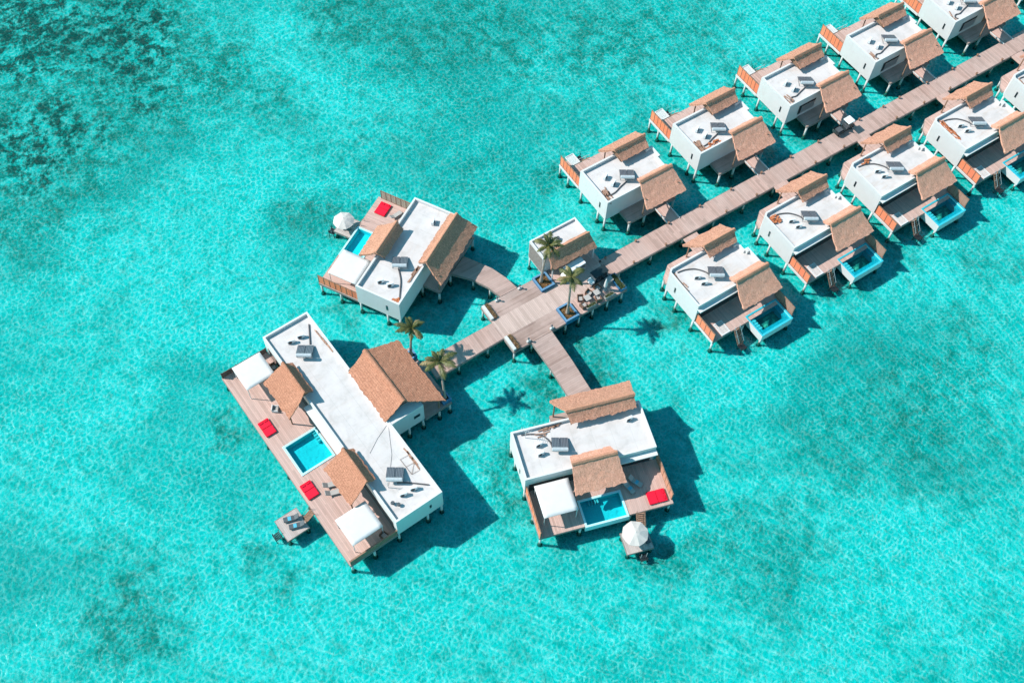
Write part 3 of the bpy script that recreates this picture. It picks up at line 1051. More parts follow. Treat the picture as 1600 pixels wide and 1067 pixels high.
ORD = ['first', 'second', 'third', 'fourth', 'fifth', 'sixth']
NX = [0.0, 16.15, 32.7, 49.2, 65.45, 81.8]
SX = [0.0, 16.55, 32.45, 48.4, 64.4]
pn = make_villa_sea_north()
norths = [pn] + [copy_tree(pn) for _ in NX[1:]]
ps = make_villa_sea_south()
souths = [ps] + [copy_tree(ps) for _ in SX[1:]]
for i, o in enumerate(norths):
    o.location = (15.25 + NX[i], 7.1 + (0.0, 0.0, 0.1, -0.1, -0.4, -0.4)[i], 0)
    tag(o, 'white thatched villa without a pool, %s from the palm trees in its row' % ORD[i], 'villa', 'villas along the upper side of the walkway')
    F = Frame(o.location.x, o.location.y, 0)
    w = 'the %s pool-less villa from the palms' % ORD[i]
    place_heater(F, 5.25, 3.05, 'grey solar water heater on the roof of %s' % w)
    place_ac(F, 2.45, 4.25, 'white air conditioner farther from the walkway on %s' % w, rz=0.5)
    place_ac(F, 2.75, 2.75, 'white air conditioner nearer the walkway on %s' % w, rz=0.5)
    if i < 2:
        place_pipe(F, [(4.6, 2.2), (3.4, 1.9), (2.2, 1.5), (1.2, 1.45)], 'dark lagged pipe lying on the roof of %s' % w)
    else:
        place_pipe(F, [(4.6, 2.2), (3.4, 1.9), (2.3, 1.6), (1.6, 1.75), (1.1, 1.35), (1.3, 0.85)], 'dark lagged pipe lying on the roof of %s' % w)
    place_pile(F, 0.95, 1.6, 0.9, 1.5, (16, 26, 7, 4, 7, 5)[i], 'scrap', 'brown scrap boards in the roof corner of %s' % w, 'board_pile', 'scrap wood', seed=i + 3)
    if i == 1:
        place_pile(F, 2.6, 1.0, 2.6, 0.7, 14, 'brick', 'orange rubble strewn by the roof edge of %s' % w, seed=31)
    if i >= 2:
        wf = MB().box(2.2, 5.4, 0.262, 0.30, 2.02, 2.40).box(2.2, 2.75, 0.262, 0.30, 0.55, 2.02)
        wo = wf.build('window_frame', 'black', o)
        MB().box(2.76, 5.4, 0.275, 0.299, 0.55, 2.01).build('pane', 'steel', wo)
for i, o in enumerate(souths):
    o.location = (15.6 + SX[i], -12.18 + (-0.3, 0.08, 0.25, 0.05, 0.0)[i], 0)
    tag(o, 'white thatched villa with a plunge pool, %s from the palm trees in its row' % ORD[i], 'villa', 'villas along the lower side of the walkway')
    F = Frame(o.location.x, o.location.y, 0)
    w = 'the %s plunge-pool villa from the palms' % ORD[i]
    place_heater(F, 5.35, 3.2, 'grey solar water heater on the roof of %s' % w)
    place_ac(F, 2.75, 3.85, 'white air conditioner nearer the walkway on %s' % w, rz=-0.4)
    place_ac(F, 2.95, 2.65, 'white air conditioner nearer the pool on %s' % w, rz=-0.4)
    place_pipe(F, [(1.1, 5.9), (2.2, 5.7), (3.4, 5.1), (4.25, 4.05), (4.5, 3.2)], 'dark curved pipe lying on the roof of %s' % w)
    if i == 1:
        place_pile(F, 1.1, 5.3, 1.2, 1.3, 26, 'brick', 'heap of orange bricks in the roof corner of %s' % w, seed=41)
    elif i == 2:
        place_pile(F, 2.6, 6.0, 1.6, 0.5, 8, 'brick', 'few orange bricks along the parapet of %s' % w, seed=42)
    elif i == 3:
        place_pile(F, 0.95, 4.2, 0.8, 3.6, 24, 'brick', 'long spill of orange boards on the roof of %s' % w, 'board_pile', 'scrap wood', seed=43)
    else:
        place_pile(F, 0.6, 4.6, 0.5, 2.6, 9, 'scrap', 'thin row of brown boards on the roof of %s' % w, 'board_pile', 'scrap wood', seed=44 + i)
    MB().box(10.75, 11.05, 3.3, 3.75, 3.22, 3.85).build('vent_box', 'concrete', o)

# ------------------------------------------------------------------ shared furniture for the large villas
def daybed(F, x0, x1, y0, y1, label):
    t = empty('daybed', F.at((x0 + x1) / 2, (y0 + y1) / 2, 0), F.a, label, 'daybed', 'red daybeds on the sun decks')
    sx, sy = abs(x1 - x0), abs(y1 - y0)
    MB().box(-sx / 2 + .05, sx / 2 - .05, -sy / 2 + .05, sy / 2 - .05, 0.0, 0.14).build('base', 'timber', t)
    for k in (-1, 1):
        if sx > sy:
            b = MB().box(0.01 if k > 0 else -sx / 2, sx / 2 if k > 0 else -0.01, -sy / 2, sy / 2, 0.143, 0.29)
        else:
            b = MB().box(-sx / 2, sx / 2, 0.01 if k > 0 else -sy / 2, sy / 2 if k > 0 else -0.01, 0.143, 0.29)
        b.build('cushion', 'red', t, bevel=0.05)
    for k in (-1, 1):
        if sx > sy:
            MB().obox((sx / 2 - 0.3, k * sy * 0.22, 0.33), (0.30, 0.5, 0.09), 0, 0, 0.1).build('pillow', 'red', t, bevel=0.05)
        else:
            MB().obox((k * sx * 0.22, sy / 2 - 0.3, 0.33), (0.5, 0.30, 0.09), 0, 0.1).build('pillow', 'red', t, bevel=0.05)
    return t


def canopy(F, x0, x1, y0, y1, label, z=2.6):
    t = empty('shade_canopy', F.at((x0 + x1) / 2, (y0 + y1) / 2, 0), F.a, label, 'canopy', 'square white shade canopies over the decks')
    sx, sy = (x1 - x0) / 2, (y1 - y0) / 2
    n = 8
    vs, fs = [], []
    for j in range(n + 1):
        for i in range(n + 1):
            u, v = -1 + 2 * i / n, -1 + 2 * j / n
            vs.append((u * sx, v * sy, z + 0.05 * (1 - u * u) * (1 - v * v) + 0.01 * noise.noise(Vector((u * 3, v * 3, x0)))))
    m = (n + 1) ** 2
    vs += [(a, b, c - 0.06) for a, b, c in vs]
    w = n + 1
    for j in range(n):
        for i in range(n):
            a = j * w + i
            fs += [(a, a + 1, a + w + 1, a + w), (m + a, m + a + w, m + a + w + 1, m + a + 1)]
    for i in range(n):
        for a, b in ((i, i + 1), (n * w + i + 1, n * w + i), ((i + 1) * w, i * w), (i * w + n, (i + 1) * w + n)):
            fs.append((b, a, m + a, m + b))
    MB().add(vs, fs).build('canopy_cloth', 'white_fab', t, smooth=True)
    for a in (-1, 1):
        for b in (-1, 1):
            MB().tube([(a * (sx - 0.12), b * (sy - 0.12), 0), (a * (sx - 0.12), b * (sy - 0.12), z - 0.07)], 0.05, 8).build('post', 'white', t)
    return t


def lounger(F, x, y, rz, label, mat='cushion', z=0.0, towel=None):
    t = empty('sun_lounger', F.at(x, y, z), F.a + rz, label, 'sun lounger', 'sun loungers on decks and platforms')
    MB().box(-0.33, 0.33, -1.0, 0.35, 0.24, 0.30).build('frame', 'steel', t)
    MB().box(-0.32, 0.32, -0.98, 0.33, 0.303, 0.40).build('mattress', mat, t, bevel=0.03)
    MB().obox((0, 0.62, 0.55), (0.64, 0.72, 0.10), 0, R(35)).build('backrest', mat, t, bevel=0.03)
    for a in (-0.27, 0.27):
        for b in (-0.85, 0.25):
            MB().box(a - 0.025, a + 0.025, b - 0.025, b + 0.025, 0, 0.238).build('leg', 'steel', t)
    if towel:
        MB().box(-0.26, 0.26, -0.45, -0.05, 0.403, 0.43).build('towel', towel, t)
    return t


def armchair(F, x, y, rz, label, z=0.0, mat='cushion', frame='wicker'):
    t = empty('armchair', F.at(x, y, z), F.a + rz, label, 'armchair', 'low armchairs on the decks')
    MB().box(-0.4, 0.4, -0.4, 0.4, 0.12, 0.30).build('seat', frame, t)
    MB().box(-0.4, 0.4, 0.28, 0.42, 0.303, 0.78).build('backrest', frame, t, bevel=0.03)
    for s in (-1, 1):
        MB().box(s * 0.36 - 0.06, s * 0.36 + 0.06, -0.4, 0.275, 0.303, 0.56).build('armrest', frame, t, bevel=0.02)
        for b in (-0.34, 0.34):
            MB().box(s * 0.34 - 0.03, s * 0.34 + 0.03, b - 0.03, b + 0.03, 0, 0.118).build('leg', 'timber_d', t)
    MB().box(-0.28, 0.28, -0.38, 0.26, 0.303, 0.42).build('cushion', mat, t, bevel=0.03)
    return t


def parasol(F, x, y, z, label, r=1.55, h=2.2):
    t = empty('parasol', F.at(x, y, z), F.a, label, 'parasol')
    n = 8
    vs = [(0, 0, h + 0.55)]
    fs = []
    for ring, (rr, zz) in enumerate(((0.5, h + 0.42), (1.05, h + 0.2), (r, h - 0.02))):
        for k in range(n * 2):
            a = PI * k / n
            m = 1.0 if k % 2 == 0 else 0.955
            vs.append((rr * math.cos(a) * m, rr * math.sin(a) * m, zz - (0.0 if k % 2 == 0 else 0.035 * ring)))
    N = n * 2
    for k in range(N):
        fs.append((0, 1 + k, 1 + (k + 1) % N))
        for q in range(2):
            a = 1 + q * N
            fs.append((a + k, a + N + k, a + N + (k + 1) % N, a + (k + 1) % N))
    o = len(vs)
    vs2 = vs + [(a, b, c - 0.03) for a, b, c in vs]
    fs2 = fs + [tuple(i + o for i in reversed(f)) for f in fs]
    a = 1 + 2 * N
    for k in range(N):
        fs2.append((a + k, o + a + k, o + a + (k + 1) % N, a + (k + 1) % N))
    MB().add(vs2, fs2).build('canopy', 'parasol', t, recalc=False)
    MB().tube([(0, 0, 0.1), (0, 0, h + 0.6)], 0.035, 8).build('pole', 'white', t)
    MB().cone((0, 0, 0), [0.34, 0.34, 0.1], [0, 0.08, 0.12], 14).build('base', 'slate', t)
    rb = MB()
    for k in range(n):
        w = 2 * PI * k / n
        rb.tube([(0.03 * math.cos(w), 0.03 * math.sin(w), h + 0.44), (r * 0.97 * math.cos(w), r * 0.97 * math.sin(w), h - 0.07)], 0.014, 5)
    rb.build('rib', 'timber', t)
    return t


def platform(F, x0, x1, y0, y1, z, label, T=None, stair=None, foot=None):
    t = empty('swim_platform', F.at(0, 0, 0), F.a, label, 'swim platform', 'low swim platforms beside the large villas')
    MB().box(x0, x1, y0, y1, z - 0.16, z).build('platform_deck', 'plank_s', t)
    MB().box(x0 - 0.06, x1 + 0.06, y0 - 0.06, y0, z - 0.3, z + 0.02).box(x0 - 0.06, x1 + 0.06, y1, y1 + 0.06, z - 0.3, z + 0.02).box(x0 - 0.06, x0, y0, y1, z - 0.3, z + 0.02).box(x1, x1 + 0.06, y0, y1, z - 0.3, z + 0.02).build('fascia', 'fascia', t)
    for a in (x0 + 0.2, x1 - 0.2):
        for b in (y0 + 0.2, y1 - 0.2):
            leg(t, a, b, z - 0.17, 0.11)
    if stair:
        p0, p1, w = stair
        mb = MB()
        d = Vector((p1[0] - p0[0], p1[1] - p0[1], 0)).normalized()
        s = Vector((-d.y, d.x, 0)) * w / 2
        for k in (-1, 1):
            mb.tube([Vector(p0) + s * k, Vector(p1) + s * k], 0.06, 6)
        n = 8
        for k in range(n):
            c = Vector(p0).lerp(Vector(p1), (k + 0.5) / n)
            mb.obox(tuple(c), (0.2, w, 0.05), math.atan2(d.y, d.x))
        st = mb.build('stairs', 'timber', t)
        h = MB()
        for k in (-1, 1):
            up = Vector((0, 0, 0.75))
            h.tube([Vector(p0) + s * k + up, Vector(p1) + s * k + up], 0.025, 6)
            for u in (0.05, 0.95):
                c = Vector(p0).lerp(Vector(p1), u) + s * k
                h.tube([c, c + up], 0.022, 6)
        h.build('handrail', 'timber', st)
    if foot:
        fx, fy = foot
        landing(t, fx, fy, ZW + 0.3)
        for q in (-0.35, 0.35):
            MB().tube([(fx + q, fy, ZW + 0.3), (fx + q, fy, z + 0.5)], 0.03, 6).build('ladder_rail', 'galv', t)
    return t


M['plank_s'] = mat_planks('platform_planks', 0, 0.2, [(0.42, 0.35, 0.33), (0.52, 0.44, 0.41), (0.56, 0.48, 0.45)], weather=0.2)

# ------------------------------------------------------------------ long villa at the end of the walkway
F1 = Frame(-32.16, -16.93, 0.0600)
v1 = empty('long_villa', (F1.x, F1.y, 0), F1.a, 'longest white villa at the walkway end with three shingled roofs and a wide sun deck', 'villa')
body(v1, [(0, 0), (6.5, 0), (6.5, 30.45), (0, 30.45)], 'deckroof', ztop=3.78, zroof=3.3, par=0.25)
SW = lambda a, b, z: (b, a, z)
thatched_roof(v1, SW, (19.82, 25.0, 0.0, 5.2), (18.85, 25.1, -3.12, 3.2), (20.25, 24.95, 1.2, 3.95), 'shingle', 8.0, thick=0.16, ridgemat='shingle')
thatched_roof(v1, SW, (5.68, 10.9, -0.17, 5.2), (5.05, 10.9, -3.12, 3.2), (5.8, 10.7, 1.05, 3.95), 'shingle', 9.0, thick=0.16, ridgemat='shingle')
thatched_roof(v1, SW, (11.72, 20.4, 8.97, 5.6), (11.4, 19.8, 6.0, 4.0), (9.95, 20.55, 13.85, 3.0), 'shingle', 10.0, thick=0.18, ridgemat='shingle')
MB().box(-0.85, -0.005, 11.1, 19.3, 2.85, 3.05).build('awning', 'white', v1)
MB().box(-0.045, -0.003, 0.8, 29.6, 0.1, 2.1).build('glazing', 'glass', v1)
posts(v1, [(-2.7, y, 0, 3.4) for y in (5.7, 10.2, 19.7, 24.6)], 0.09, 'gable')
# entrance wing
MB().box(6.52, 11.1, 10.75, 20.0, -0.22, 3.72).build('entrance_wing', 'white', v1)
window(v1, MB().box(9.6, 10.5, 10.70, 10.80, 1.5, 2.1), MB().box(9.66, 10.44, 10.69, 10.75, 1.56, 2.04))
deck(v1, [(11.12, 10.6), (15.1, 10.6), (15.1, 20.3), (11.12, 20.3)], 'plank_g', 'porch')
edge_beam(v1, [(11.1, 10.6, 15.1, 10.6), (15.1, 10.6, 15.1, 20.3), (15.1, 20.3, 11.1, 20.3)])
posts(v1, [(13.4, y, 0, 3.15) for y in (10.9, 14.0, 17.2, 20.0)], 0.11, 'timber', 'porch_post')
dd = MB().box(11.1, 11.16, 14.8, 16.4, 0.02, 2.3).build('door', 'timber', v1)
MB().obox((11.2, 15.55, 1.05), (0.05, 0.05, 0.25)).build('handle', 'steel', dd)
window(v1, MB().box(4.60, 4.88, -0.03, 0.1, 1.4, 2.2), MB().box(4.64, 4.84, -0.04, 0.0, 1.44, 2.16))
# sun deck with pool
PX0, PX1, PY0, PY1 = -5.35, -0.6, 12.95, 17.7
MB().box(-6.65, -0.05, 0.0, PY0 - 0.002, -0.24, 0).box(-6.65, -0.05, PY1 + 0.002, 30.5, -0.24, 0).box(-6.65, PX0 - 0.002, PY0 - 0.002, PY1 + 0.002, -0.24, 0).box(PX1 + 0.002, -0.05, PY0 - 0.002, PY1 + 0.002, -0.24, 0).build('deck', 'plank_d', v1)
edge_beam(v1, [(-6.65, 0, -6.65, 30.5), (-6.65, 0, 0, 0), (-6.65, 30.5, 0, 30.5)])
pool(v1, PX0, PX1, PY0, PY1, zr=0.08, depth=0.8, wz=-0.05, rim=0.26, steps=[(-1.35, -0.93, 15.9 + 0.42 * k, 16.1 + 0.42 * k, -0.2) for k in range(4)])
MB().box(-6.55, -0.1, 0.02, 0.14, 0.0, 1.15).box(-6.6, -0.05, -0.02, 0.18, 1.15, 1.21).build('end_wall', 'timber', v1)
sl = MB()
for k in range(9):
    sl.box(-6.6, -0.1, 30.38, 30.44, 0.05 + k * 0.13, 0.13 + k * 0.13)
for x in (-6.55, -4.4, -2.2, -0.15):
    sl.box(x - 0.06, x + 0.06, 30.36, 30.46, 0, 1.3)
sl.build('slatted_screen', 'timber_d', v1)
for x, y in ((6.3, 0.2), (4.3, 0.2), (0.15, 0.2), (-3.35, 0.15), (-6.4, 0.2), (6.3, 8), (6.3, 24), (6.3, 30.2), (0.15, 30.2), (-6.4, 10), (-6.4, 20), (-6.4, 30.2), (8.8, 10.9), (10.9, 10.9), (13.3, 10.8), (14.9, 10.8), (14.9, 20.1), (8.8, 19.8), (-3.4, 30.2), (-6.4, 15)):
    leg(v1, x, y, -0.25)

daybed(F1, -6.25, -4.8, 19.85, 22.15, 'red double daybed farther from the swim platform on the long deck')
daybed(F1, -6.35, -4.85, 9.72, 11.95, 'red double daybed nearer the swim platform on the long deck')
canopy(F1, -5.2, -1.2, 25.65, 29.5, 'square white canopy at the slatted-screen end of the long deck')
canopy(F1, -5.4, -1.25, 0.95, 4.85, 'square white canopy at the solid-wall end of the long deck')
lounger(F1, -3.5, 8.85, 1.2, 'white lounger beside the shingled roof nearer the swim platform')
lounger(F1, -3.2, 9.9, 1.2, 'white lounger closest to the pool on the long deck')
armchair(F1, -3.4, 22.6, 0.9, 'pale armchair half under the farther shingled roof of the long deck', frame='white_fab')
armchair(F1, -0.55, 27.9, 0.0, 'armchair tucked between a white canopy and the long villa wall')
armchair(F1, -1.5, 0.75, 0.3, 'armchair by the solid end wall of the long deck')
platform(F1, -10.9, -7.95, 7.35, 10.4, -1.2, 'grey square swim platform with two dark loungers and no parasol', stair=((-6.7, 8.4, -0.05), (-7.95, 8.4, -1.15), 0.8), foot=(-11.55, 8.9))
lounger(F1, -9.1, 9.45, -PI / 2 - 0.35, 'dark lounger farther from the stairs on the parasol-free platform', 'slate', -1.2, 'skyblue')
lounger(F1, -9.0, 8.3, -PI / 2 - 0.35, 'dark lounger nearer the ladder on the parasol-free platform', 'slate', -1.2, 'skyblue')
Z1 = 3.3
place_heater(F1, 3.35, 25.7, 'grey solar heater on the long villa roof, far from its swim platform', Z1)
place_heater(F1, 3.3, 5.2, 'grey solar heater on the long villa roof, nearer its swim platform', Z1)
place_ac(F1, 2.6, 27.9, 'white air conditioner nearer the deck at the upper long villa roof end', Z1, -0.3)
place_ac(F1, 4.0, 27.85, 'white air conditioner beside the straight dark pipe on the upper long villa roof end', Z1, -0.3)
place_ac(F1, 2.65, 2.5, 'white air conditioner nearer the deck at the lower long villa roof end', Z1, -0.3)
place_ac(F1, 4.05, 2.4, 'white air conditioner nearer the outer edge at the lower long villa roof end', Z1, -0.3)
place_pipe(F1, [(5.8, 28.9), (5.1, 27.6), (4.4, 26.3)], 'straight dark pipe at the upper end of the long villa roof', Z1)
place_pipe(F1, [(2.9, 4.2), (3.6, 3.75), (4.6, 2.9), (5.8, 1.8)], 'dark bent pipe at the lower end of the long villa roof', Z1)
for (x, y, k, lab) in ((1.05, 2.3, 0, 'small grey roof vent nearer the deck on the long villa roof'), (1.5, 1.75, 1, 'small grey roof vent nearer the end wall on the long villa roof')):
    o = MB().cone((0, 0, 0), [0.12, 0.12, 0.26, 0.2], [0, 0.35, 0.38, 0.52], 12).build('roof_vent', 'slate')
    o.location = F1.at(x, y, Z1)
    tag(o, lab, 'roof vent', 'mushroom vents on the long villa roof')
fr = MB()
for a, b in (((4.9, 4.1), (6.0, 4.0)), ((6.0, 4.0), (5.95, 6.4)), ((5.95, 6.4), (4.85, 6.5)), ((4.85, 6.5), (4.9, 4.1)), ((4.9, 5.3), (5.97, 5.2)), ((4.9, 4.1), (5.97, 5.2))):
    fr.tube([(a[0], a[1], 0.08), (b[0], b[1], 0.08)], 0.02, 6)
o = fr.build('pipe_frame', 'timber')
o.location = F1.at(0, 0, Z1); o.rotation_euler = (0, 0, F1.a)
tag(o, 'thin brown rectangular pipe frame lying on the long villa roof', 'pipe frame')
place_pile(F1, 6.05, 6.0, 0.2, 3.4, 7, 'scrap', 'line of brown boards along the lower roof edge of the long villa', 'board_pile', 'scrap wood', Z1, 61)
place_pile(F1, 6.05, 25.5, 0.2, 3.2, 6, 'scrap', 'line of brown boards along the upper roof edge of the long villa', 'board_pile', 'scrap wood', Z1, 62)
mp = MB().tube([(0, 0, 0), (0, 0, 1.5)], 0.04, 8).tube([(-0.3, 0, 1.4), (0.3, 0, 1.4)], 0.02, 6)
o = mp.build('antenna_mast', 'white')
o.location = F1.at(1.75, 4.35, Z1)
tag(o, 'short white antenna mast on the long villa roof by a solar heater', 'antenna')
for pts, lab in (([(6.1, 10.9), (4.4, 7.6), (1.9, 4.5)], 'thin cable running from the big shingled roof to the antenna mast'), ([(6.0, 11.2), (4.2, 10.4), (2.4, 9.3)], 'thin cable crossing the long villa roof towards the pool')):
    o = MB().tube([(x, y, 0.02) for x, y in pts], 0.018, 5).build('cable', 'slate')
    o.location = F1.at(0, 0, Z1); o.rotation_euler = (0, 0, F1.a)
    tag(o, lab, 'cable')

# ------------------------------------------------------------------ the two angled villas
def angled_villa(F, mir, label, thatch_l, thatch_s):
    """16.4 m house; entrance thatch on the +y side, sea deck with pool on the -y side (mir flips it)"""
    t = empty('angled_villa', (F.x, F.y, 0), F.a, label, 'villa', 'two angled villas facing the open sea')
    T = (lambda x, y, z: (x, 6.5 - y, z)) if mir else (lambda x, y, z: (x, y, z))
    L = 16.1 if mir else 16.5
    body(t, [(0, 0), (L, 0), (L, 6.5), (0, 6.5)], 'deckroof', par=0.25)
    if mir:
        thatched_roof(t, T, (6.7, 15.4, 6.88, 5.05), (6.6, 15.6, 5.7, 4.3), (5.7, 16.2, 9.65, 2.85), thatch_l, 12.0)
        thatched_roof(t, T, (5.0, 10.6, 0.35, 5.1), (5.4, 10.5, 1.5, 4.15), (4.6, 9.95, -2.3, 3.3), thatch_s, 13.0)
    else:
        thatched_roof(t, T, (7.0, 15.75, 6.75, 5.35), (7.4, 15.7, 5.3, 4.25), (5.9, 16.5, 9.75, 2.95), thatch_l, 14.0)
        thatched_roof(t, T, (5.72, 11.3, 0.1, 5.1), (5.9, 11.0, 1.4, 4.15), (5.35, 11.75, -3.15, 2.9), thatch_s, 15.0)
    if not mir:
        MB(T).box(11.2, L, -0.75, -0.005, 2.78, 2.98).build('awning', 'white', t)
    MB(T).box(0.5, L - 0.5, -0.045, -0.003, 0.1, 2.0).build('glazing', 'glass', t)
    xe = 6.1 if mir else 5.9
    deck(t, [(xe, 6.52), (16.2, 6.52), (16.2, 9.0), (xe, 9.0)], 'plank_g', 'porch', T=T)
    edge_beam(t, [(xe, 9.0, 16.2, 9.0), (xe, 6.55, xe, 9.0), (16.2, 6.55, 16.2, 9.0)], T=T)
    posts(t, [(xe + 0.4, 8.8, 0, 3.5), (15.8, 8.8, 0, 3.5)], 0.11, 'timber', 'porch_post', T)
    d = MB(T).box(10.0, 11.6, 6.502, 6.56, 0.02, 2.3).build('door', 'timber', t)
    MB(T).obox((10.8, 6.6, 1.05), (0.05, 0.05, 0.25)).build('handle', 'steel', d)
    window(t, MB(T).box(-0.03, 0.1, 4.4 if mir else 2.0, 4.68 if mir else 2.28, 1.05, 2.15), MB(T).box(-0.04, 0.0, 4.44 if mir else 2.04, 4.64 if mir else 2.24, 1.09, 2.11))
    # sea deck around the pool
    x0, x1, y0 = 0.1, (16.3 if mir else 17.0), -6.1
    px0, px1, py0, py1 = (5.2, 10.5, -6.1, -2.7) if mir else (5.8, 11.3, -6.3, -2.75)
    yc = max(py0, y0)
    mb = MB(T)
    mb.box(x0, px0 - 0.002, y0, -0.05, -0.24, 0).box(px1 + 0.002, x1, y0, -0.05, -0.24, 0).box(px0 - 0.002, px1 + 0.002, py1 + 0.002, -0.05, -0.24, 0)
    mb.build('deck', 'plank_d', t)
    edge_beam(t, [(x0, y0, px0, y0), (px1, y0, x1, y0), (x0, y0, x0, 0), (x1, y0, x1, 0)], T=T)
    pool(t, px0, px1, py0, py1, zr=0.08, depth=0.8, wz=-0.05, rim=0.24, out_z=-1.2, T=T, steps=[(px0 + 1.3 + 0.35 * k, px0 + 1.5 + 0.35 * k, py1 - 0.8, py1 - 0.3, -0.2) for k in range(4)])
    screen(t, x0 + 0.1, y0, -0.05, 1.7, 'screen', T=T, panels=7)
    screen(t, x1 - 0.1, y0 + 0.5, -0.05, 1.7, 'screen_g' if mir else 'screen_p', T=T, panels=7)
    for x, y in ((0.15, 0.3), (0.15, 4.4), (0.15, 6.3), (0.3, -2.9), (0.3, -5.9), (x1 - 0.3, -5.8), (L - 0.2, 0.3), (L - 0.2, 6.3), (6.2, 6.3), (xe + 0.15, 8.85), (9.4, 8.85), (16.0, 8.85), (5.3, -5.9), (11.6, -5.9)):
        leg(t, x, y, -0.25, T=T)
    return t


M['screen_g'] = mat_planks('green_grey_screen', 1, 0.5, [(0.36, 0.33, 0.25), (0.44, 0.40, 0.31)], weather=0.2)
M['screen_p'] = mat_planks('salmon_timber_screen', 1, 0.5, [(0.55, 0.25, 0.16), (0.64, 0.31, 0.20)], weather=0.1)

F2 = Frame(-17.05, 8.43, 0.5378)
v2 = angled_villa(F2, True, 'white angled villa with brown thatch at the end of the curved walkway branch', 'thatch_b', 'thatch_b')
F3 = Frame(-16.64, -20.56, -0.2999)
v3 = angled_villa(F3, False, 'white angled villa with orange thatch at the end of the straight walkway branch', 'thatch', 'thatch_new')
daybed(F2, 13.45, 15.6, 10.1, 11.75, 'red double daybed beside the grey screen, on the curved-branch villa deck')
canopy(F2, 0.75, 4.9, 7.05, 11.2, 'square white canopy over the deck of the curved-branch villa')
lounger(F2, 14.3, 8.75, 1.15, 'white lounger near the red daybed by the curved-branch villa wall')
platform(F2, 9.0, 12.0, 12.95, 15.7, -1.2, 'square swim platform under a white parasol beside the curved-branch villa', stair=((11.2, 12.2, -0.05), (11.2, 12.95, -1.1), 0.9), foot=(9.3, 16.2))
parasol(F2, 10.0, 14.5, -1.2, 'open white parasol on the swim platform by the curved-branch villa', 1.5, 2.0)
lounger(F2, 10.2, 14.2, 2.6, 'dark lounger under the parasol at the curved-branch villa', 'slate', -1.2)
daybed(F3, 14.1, 16.45, -5.65, -4.0, 'red double daybed beside the salmon screen, on the straight-branch villa deck')
canopy(F3, 0.95, 5.2, -4.75, -0.55, 'square white canopy over the deck of the straight-branch villa')
platform(F3, 9.8, 13.1, -10.4, -7.7, -1.2, 'square swim platform under a white parasol beside the straight-branch villa', stair=((12.75, -6.15, -0.05), (12.45, -7.7, -1.1), 0.95), foot=(11.7, -11.0))
parasol(F3, 11.1, -8.75, -1.2, 'open white parasol on the swim platform by the straight-branch villa', 1.6, 2.0)
lounger(F3, 13.35, -2.3, 0.68, 'shaded lounger with a blue towel, nearer the red daybed of the straight-branch villa', 'cushion', 0, 'skyblue')
lounger(F3, 12.35, -2.8, 0.42, 'shaded lounger with a blue towel, nearer the pool of the straight-branch villa', 'cushion', 0, 'skyblue')
lounger(F3, 12.4, -8.9, 0.3, 'dark lounger on the parasol platform of the straight-branch villa', 'slate', -1.2)
place_heater(F2, 6.0, 3.2, 'grey solar heater on the roof of the curved-branch villa')
place_heater(F3, 5.35, 3.5, 'grey solar heater on the roof of the straight-branch villa')
place_ac(F2, 2.2, 4.0, 'white air conditioner nearer the deck on the curved-branch villa roof', rz=-0.8)
place_ac(F2, 2.3, 2.6, 'white air conditioner nearer the entrance on the curved-branch villa roof', rz=-0.8)
place_ac(F2, 13.7, 2.4, 'white air conditioner alone beside the large brown thatch', rz=0.3)
place_ac(F3, 2.85, 4.1, 'white air conditioner nearer the antenna on the straight-branch villa roof', rz=0.2)
place_ac(F3, 2.75, 2.9, 'white air conditioner nearer the canopy on the straight-branch villa roof', rz=0.2)
place_ac(F3, 14.5, 4.5, 'white air conditioner alone beside the large orange thatch', rz=0.2)
place_pipe(F2, [(5.05, 2.9), (3.64, 1.8), (2.2, 1.1), (0.95, 0.5)], 'straight dark pipe on the curved-branch villa roof')
place_pipe(F3, [(1.2, 5.95), (2.3, 5.8), (3.6, 5.25), (4.3, 4.2), (4.4, 2.9)], 'dark curved pipe on the straight-branch villa roof')
place_pile(F2, 0.75, 0.8, 0.8, 0.9, 18, 'brick', 'orange bricks in the roof corner of the curved-branch villa', seed=71)
place_pile(F2, 5.4, 0.75, 2.0, 0.35, 14, 'scrap', 'brown boards along the parapet of the curved-branch villa', 'board_pile', 'scrap wood', seed=72)
place_pile(F3, 4.9, 6.05, 2.4, 0.25, 9, 'scrap', 'brown boards along the parapet of the straight-branch villa', 'board_pile', 'scrap wood', seed=73)
place_pile(F3, 3.6, 5.5, 2.0, 0.7, 4, 'scrap', 'loose brown boards by the curved pipe on the straight-branch villa roof', 'board_pile', 'scrap wood', seed=74)
an = MB().tube([(0, 0, 0), (0, 0, 2.2)], 0.035, 8).tube([(-0.7, 0, 2.1), (0.7, 0, 2.1)], 0.02, 6)
for k in range(6):
    an.tube([(-0.6 + k * 0.24, -0.35, 2.1), (-0.6 + k * 0.24, 0.35, 2.1)], 0.014, 5)
o = an.build('antenna', 'white')
o.location = F3.at(1.6, 5.5, 3.22); o.rotation_euler = (0, 0, -0.9)
tag(o, 'white television antenna in the roof corner of the straight-branch villa', 'antenna')

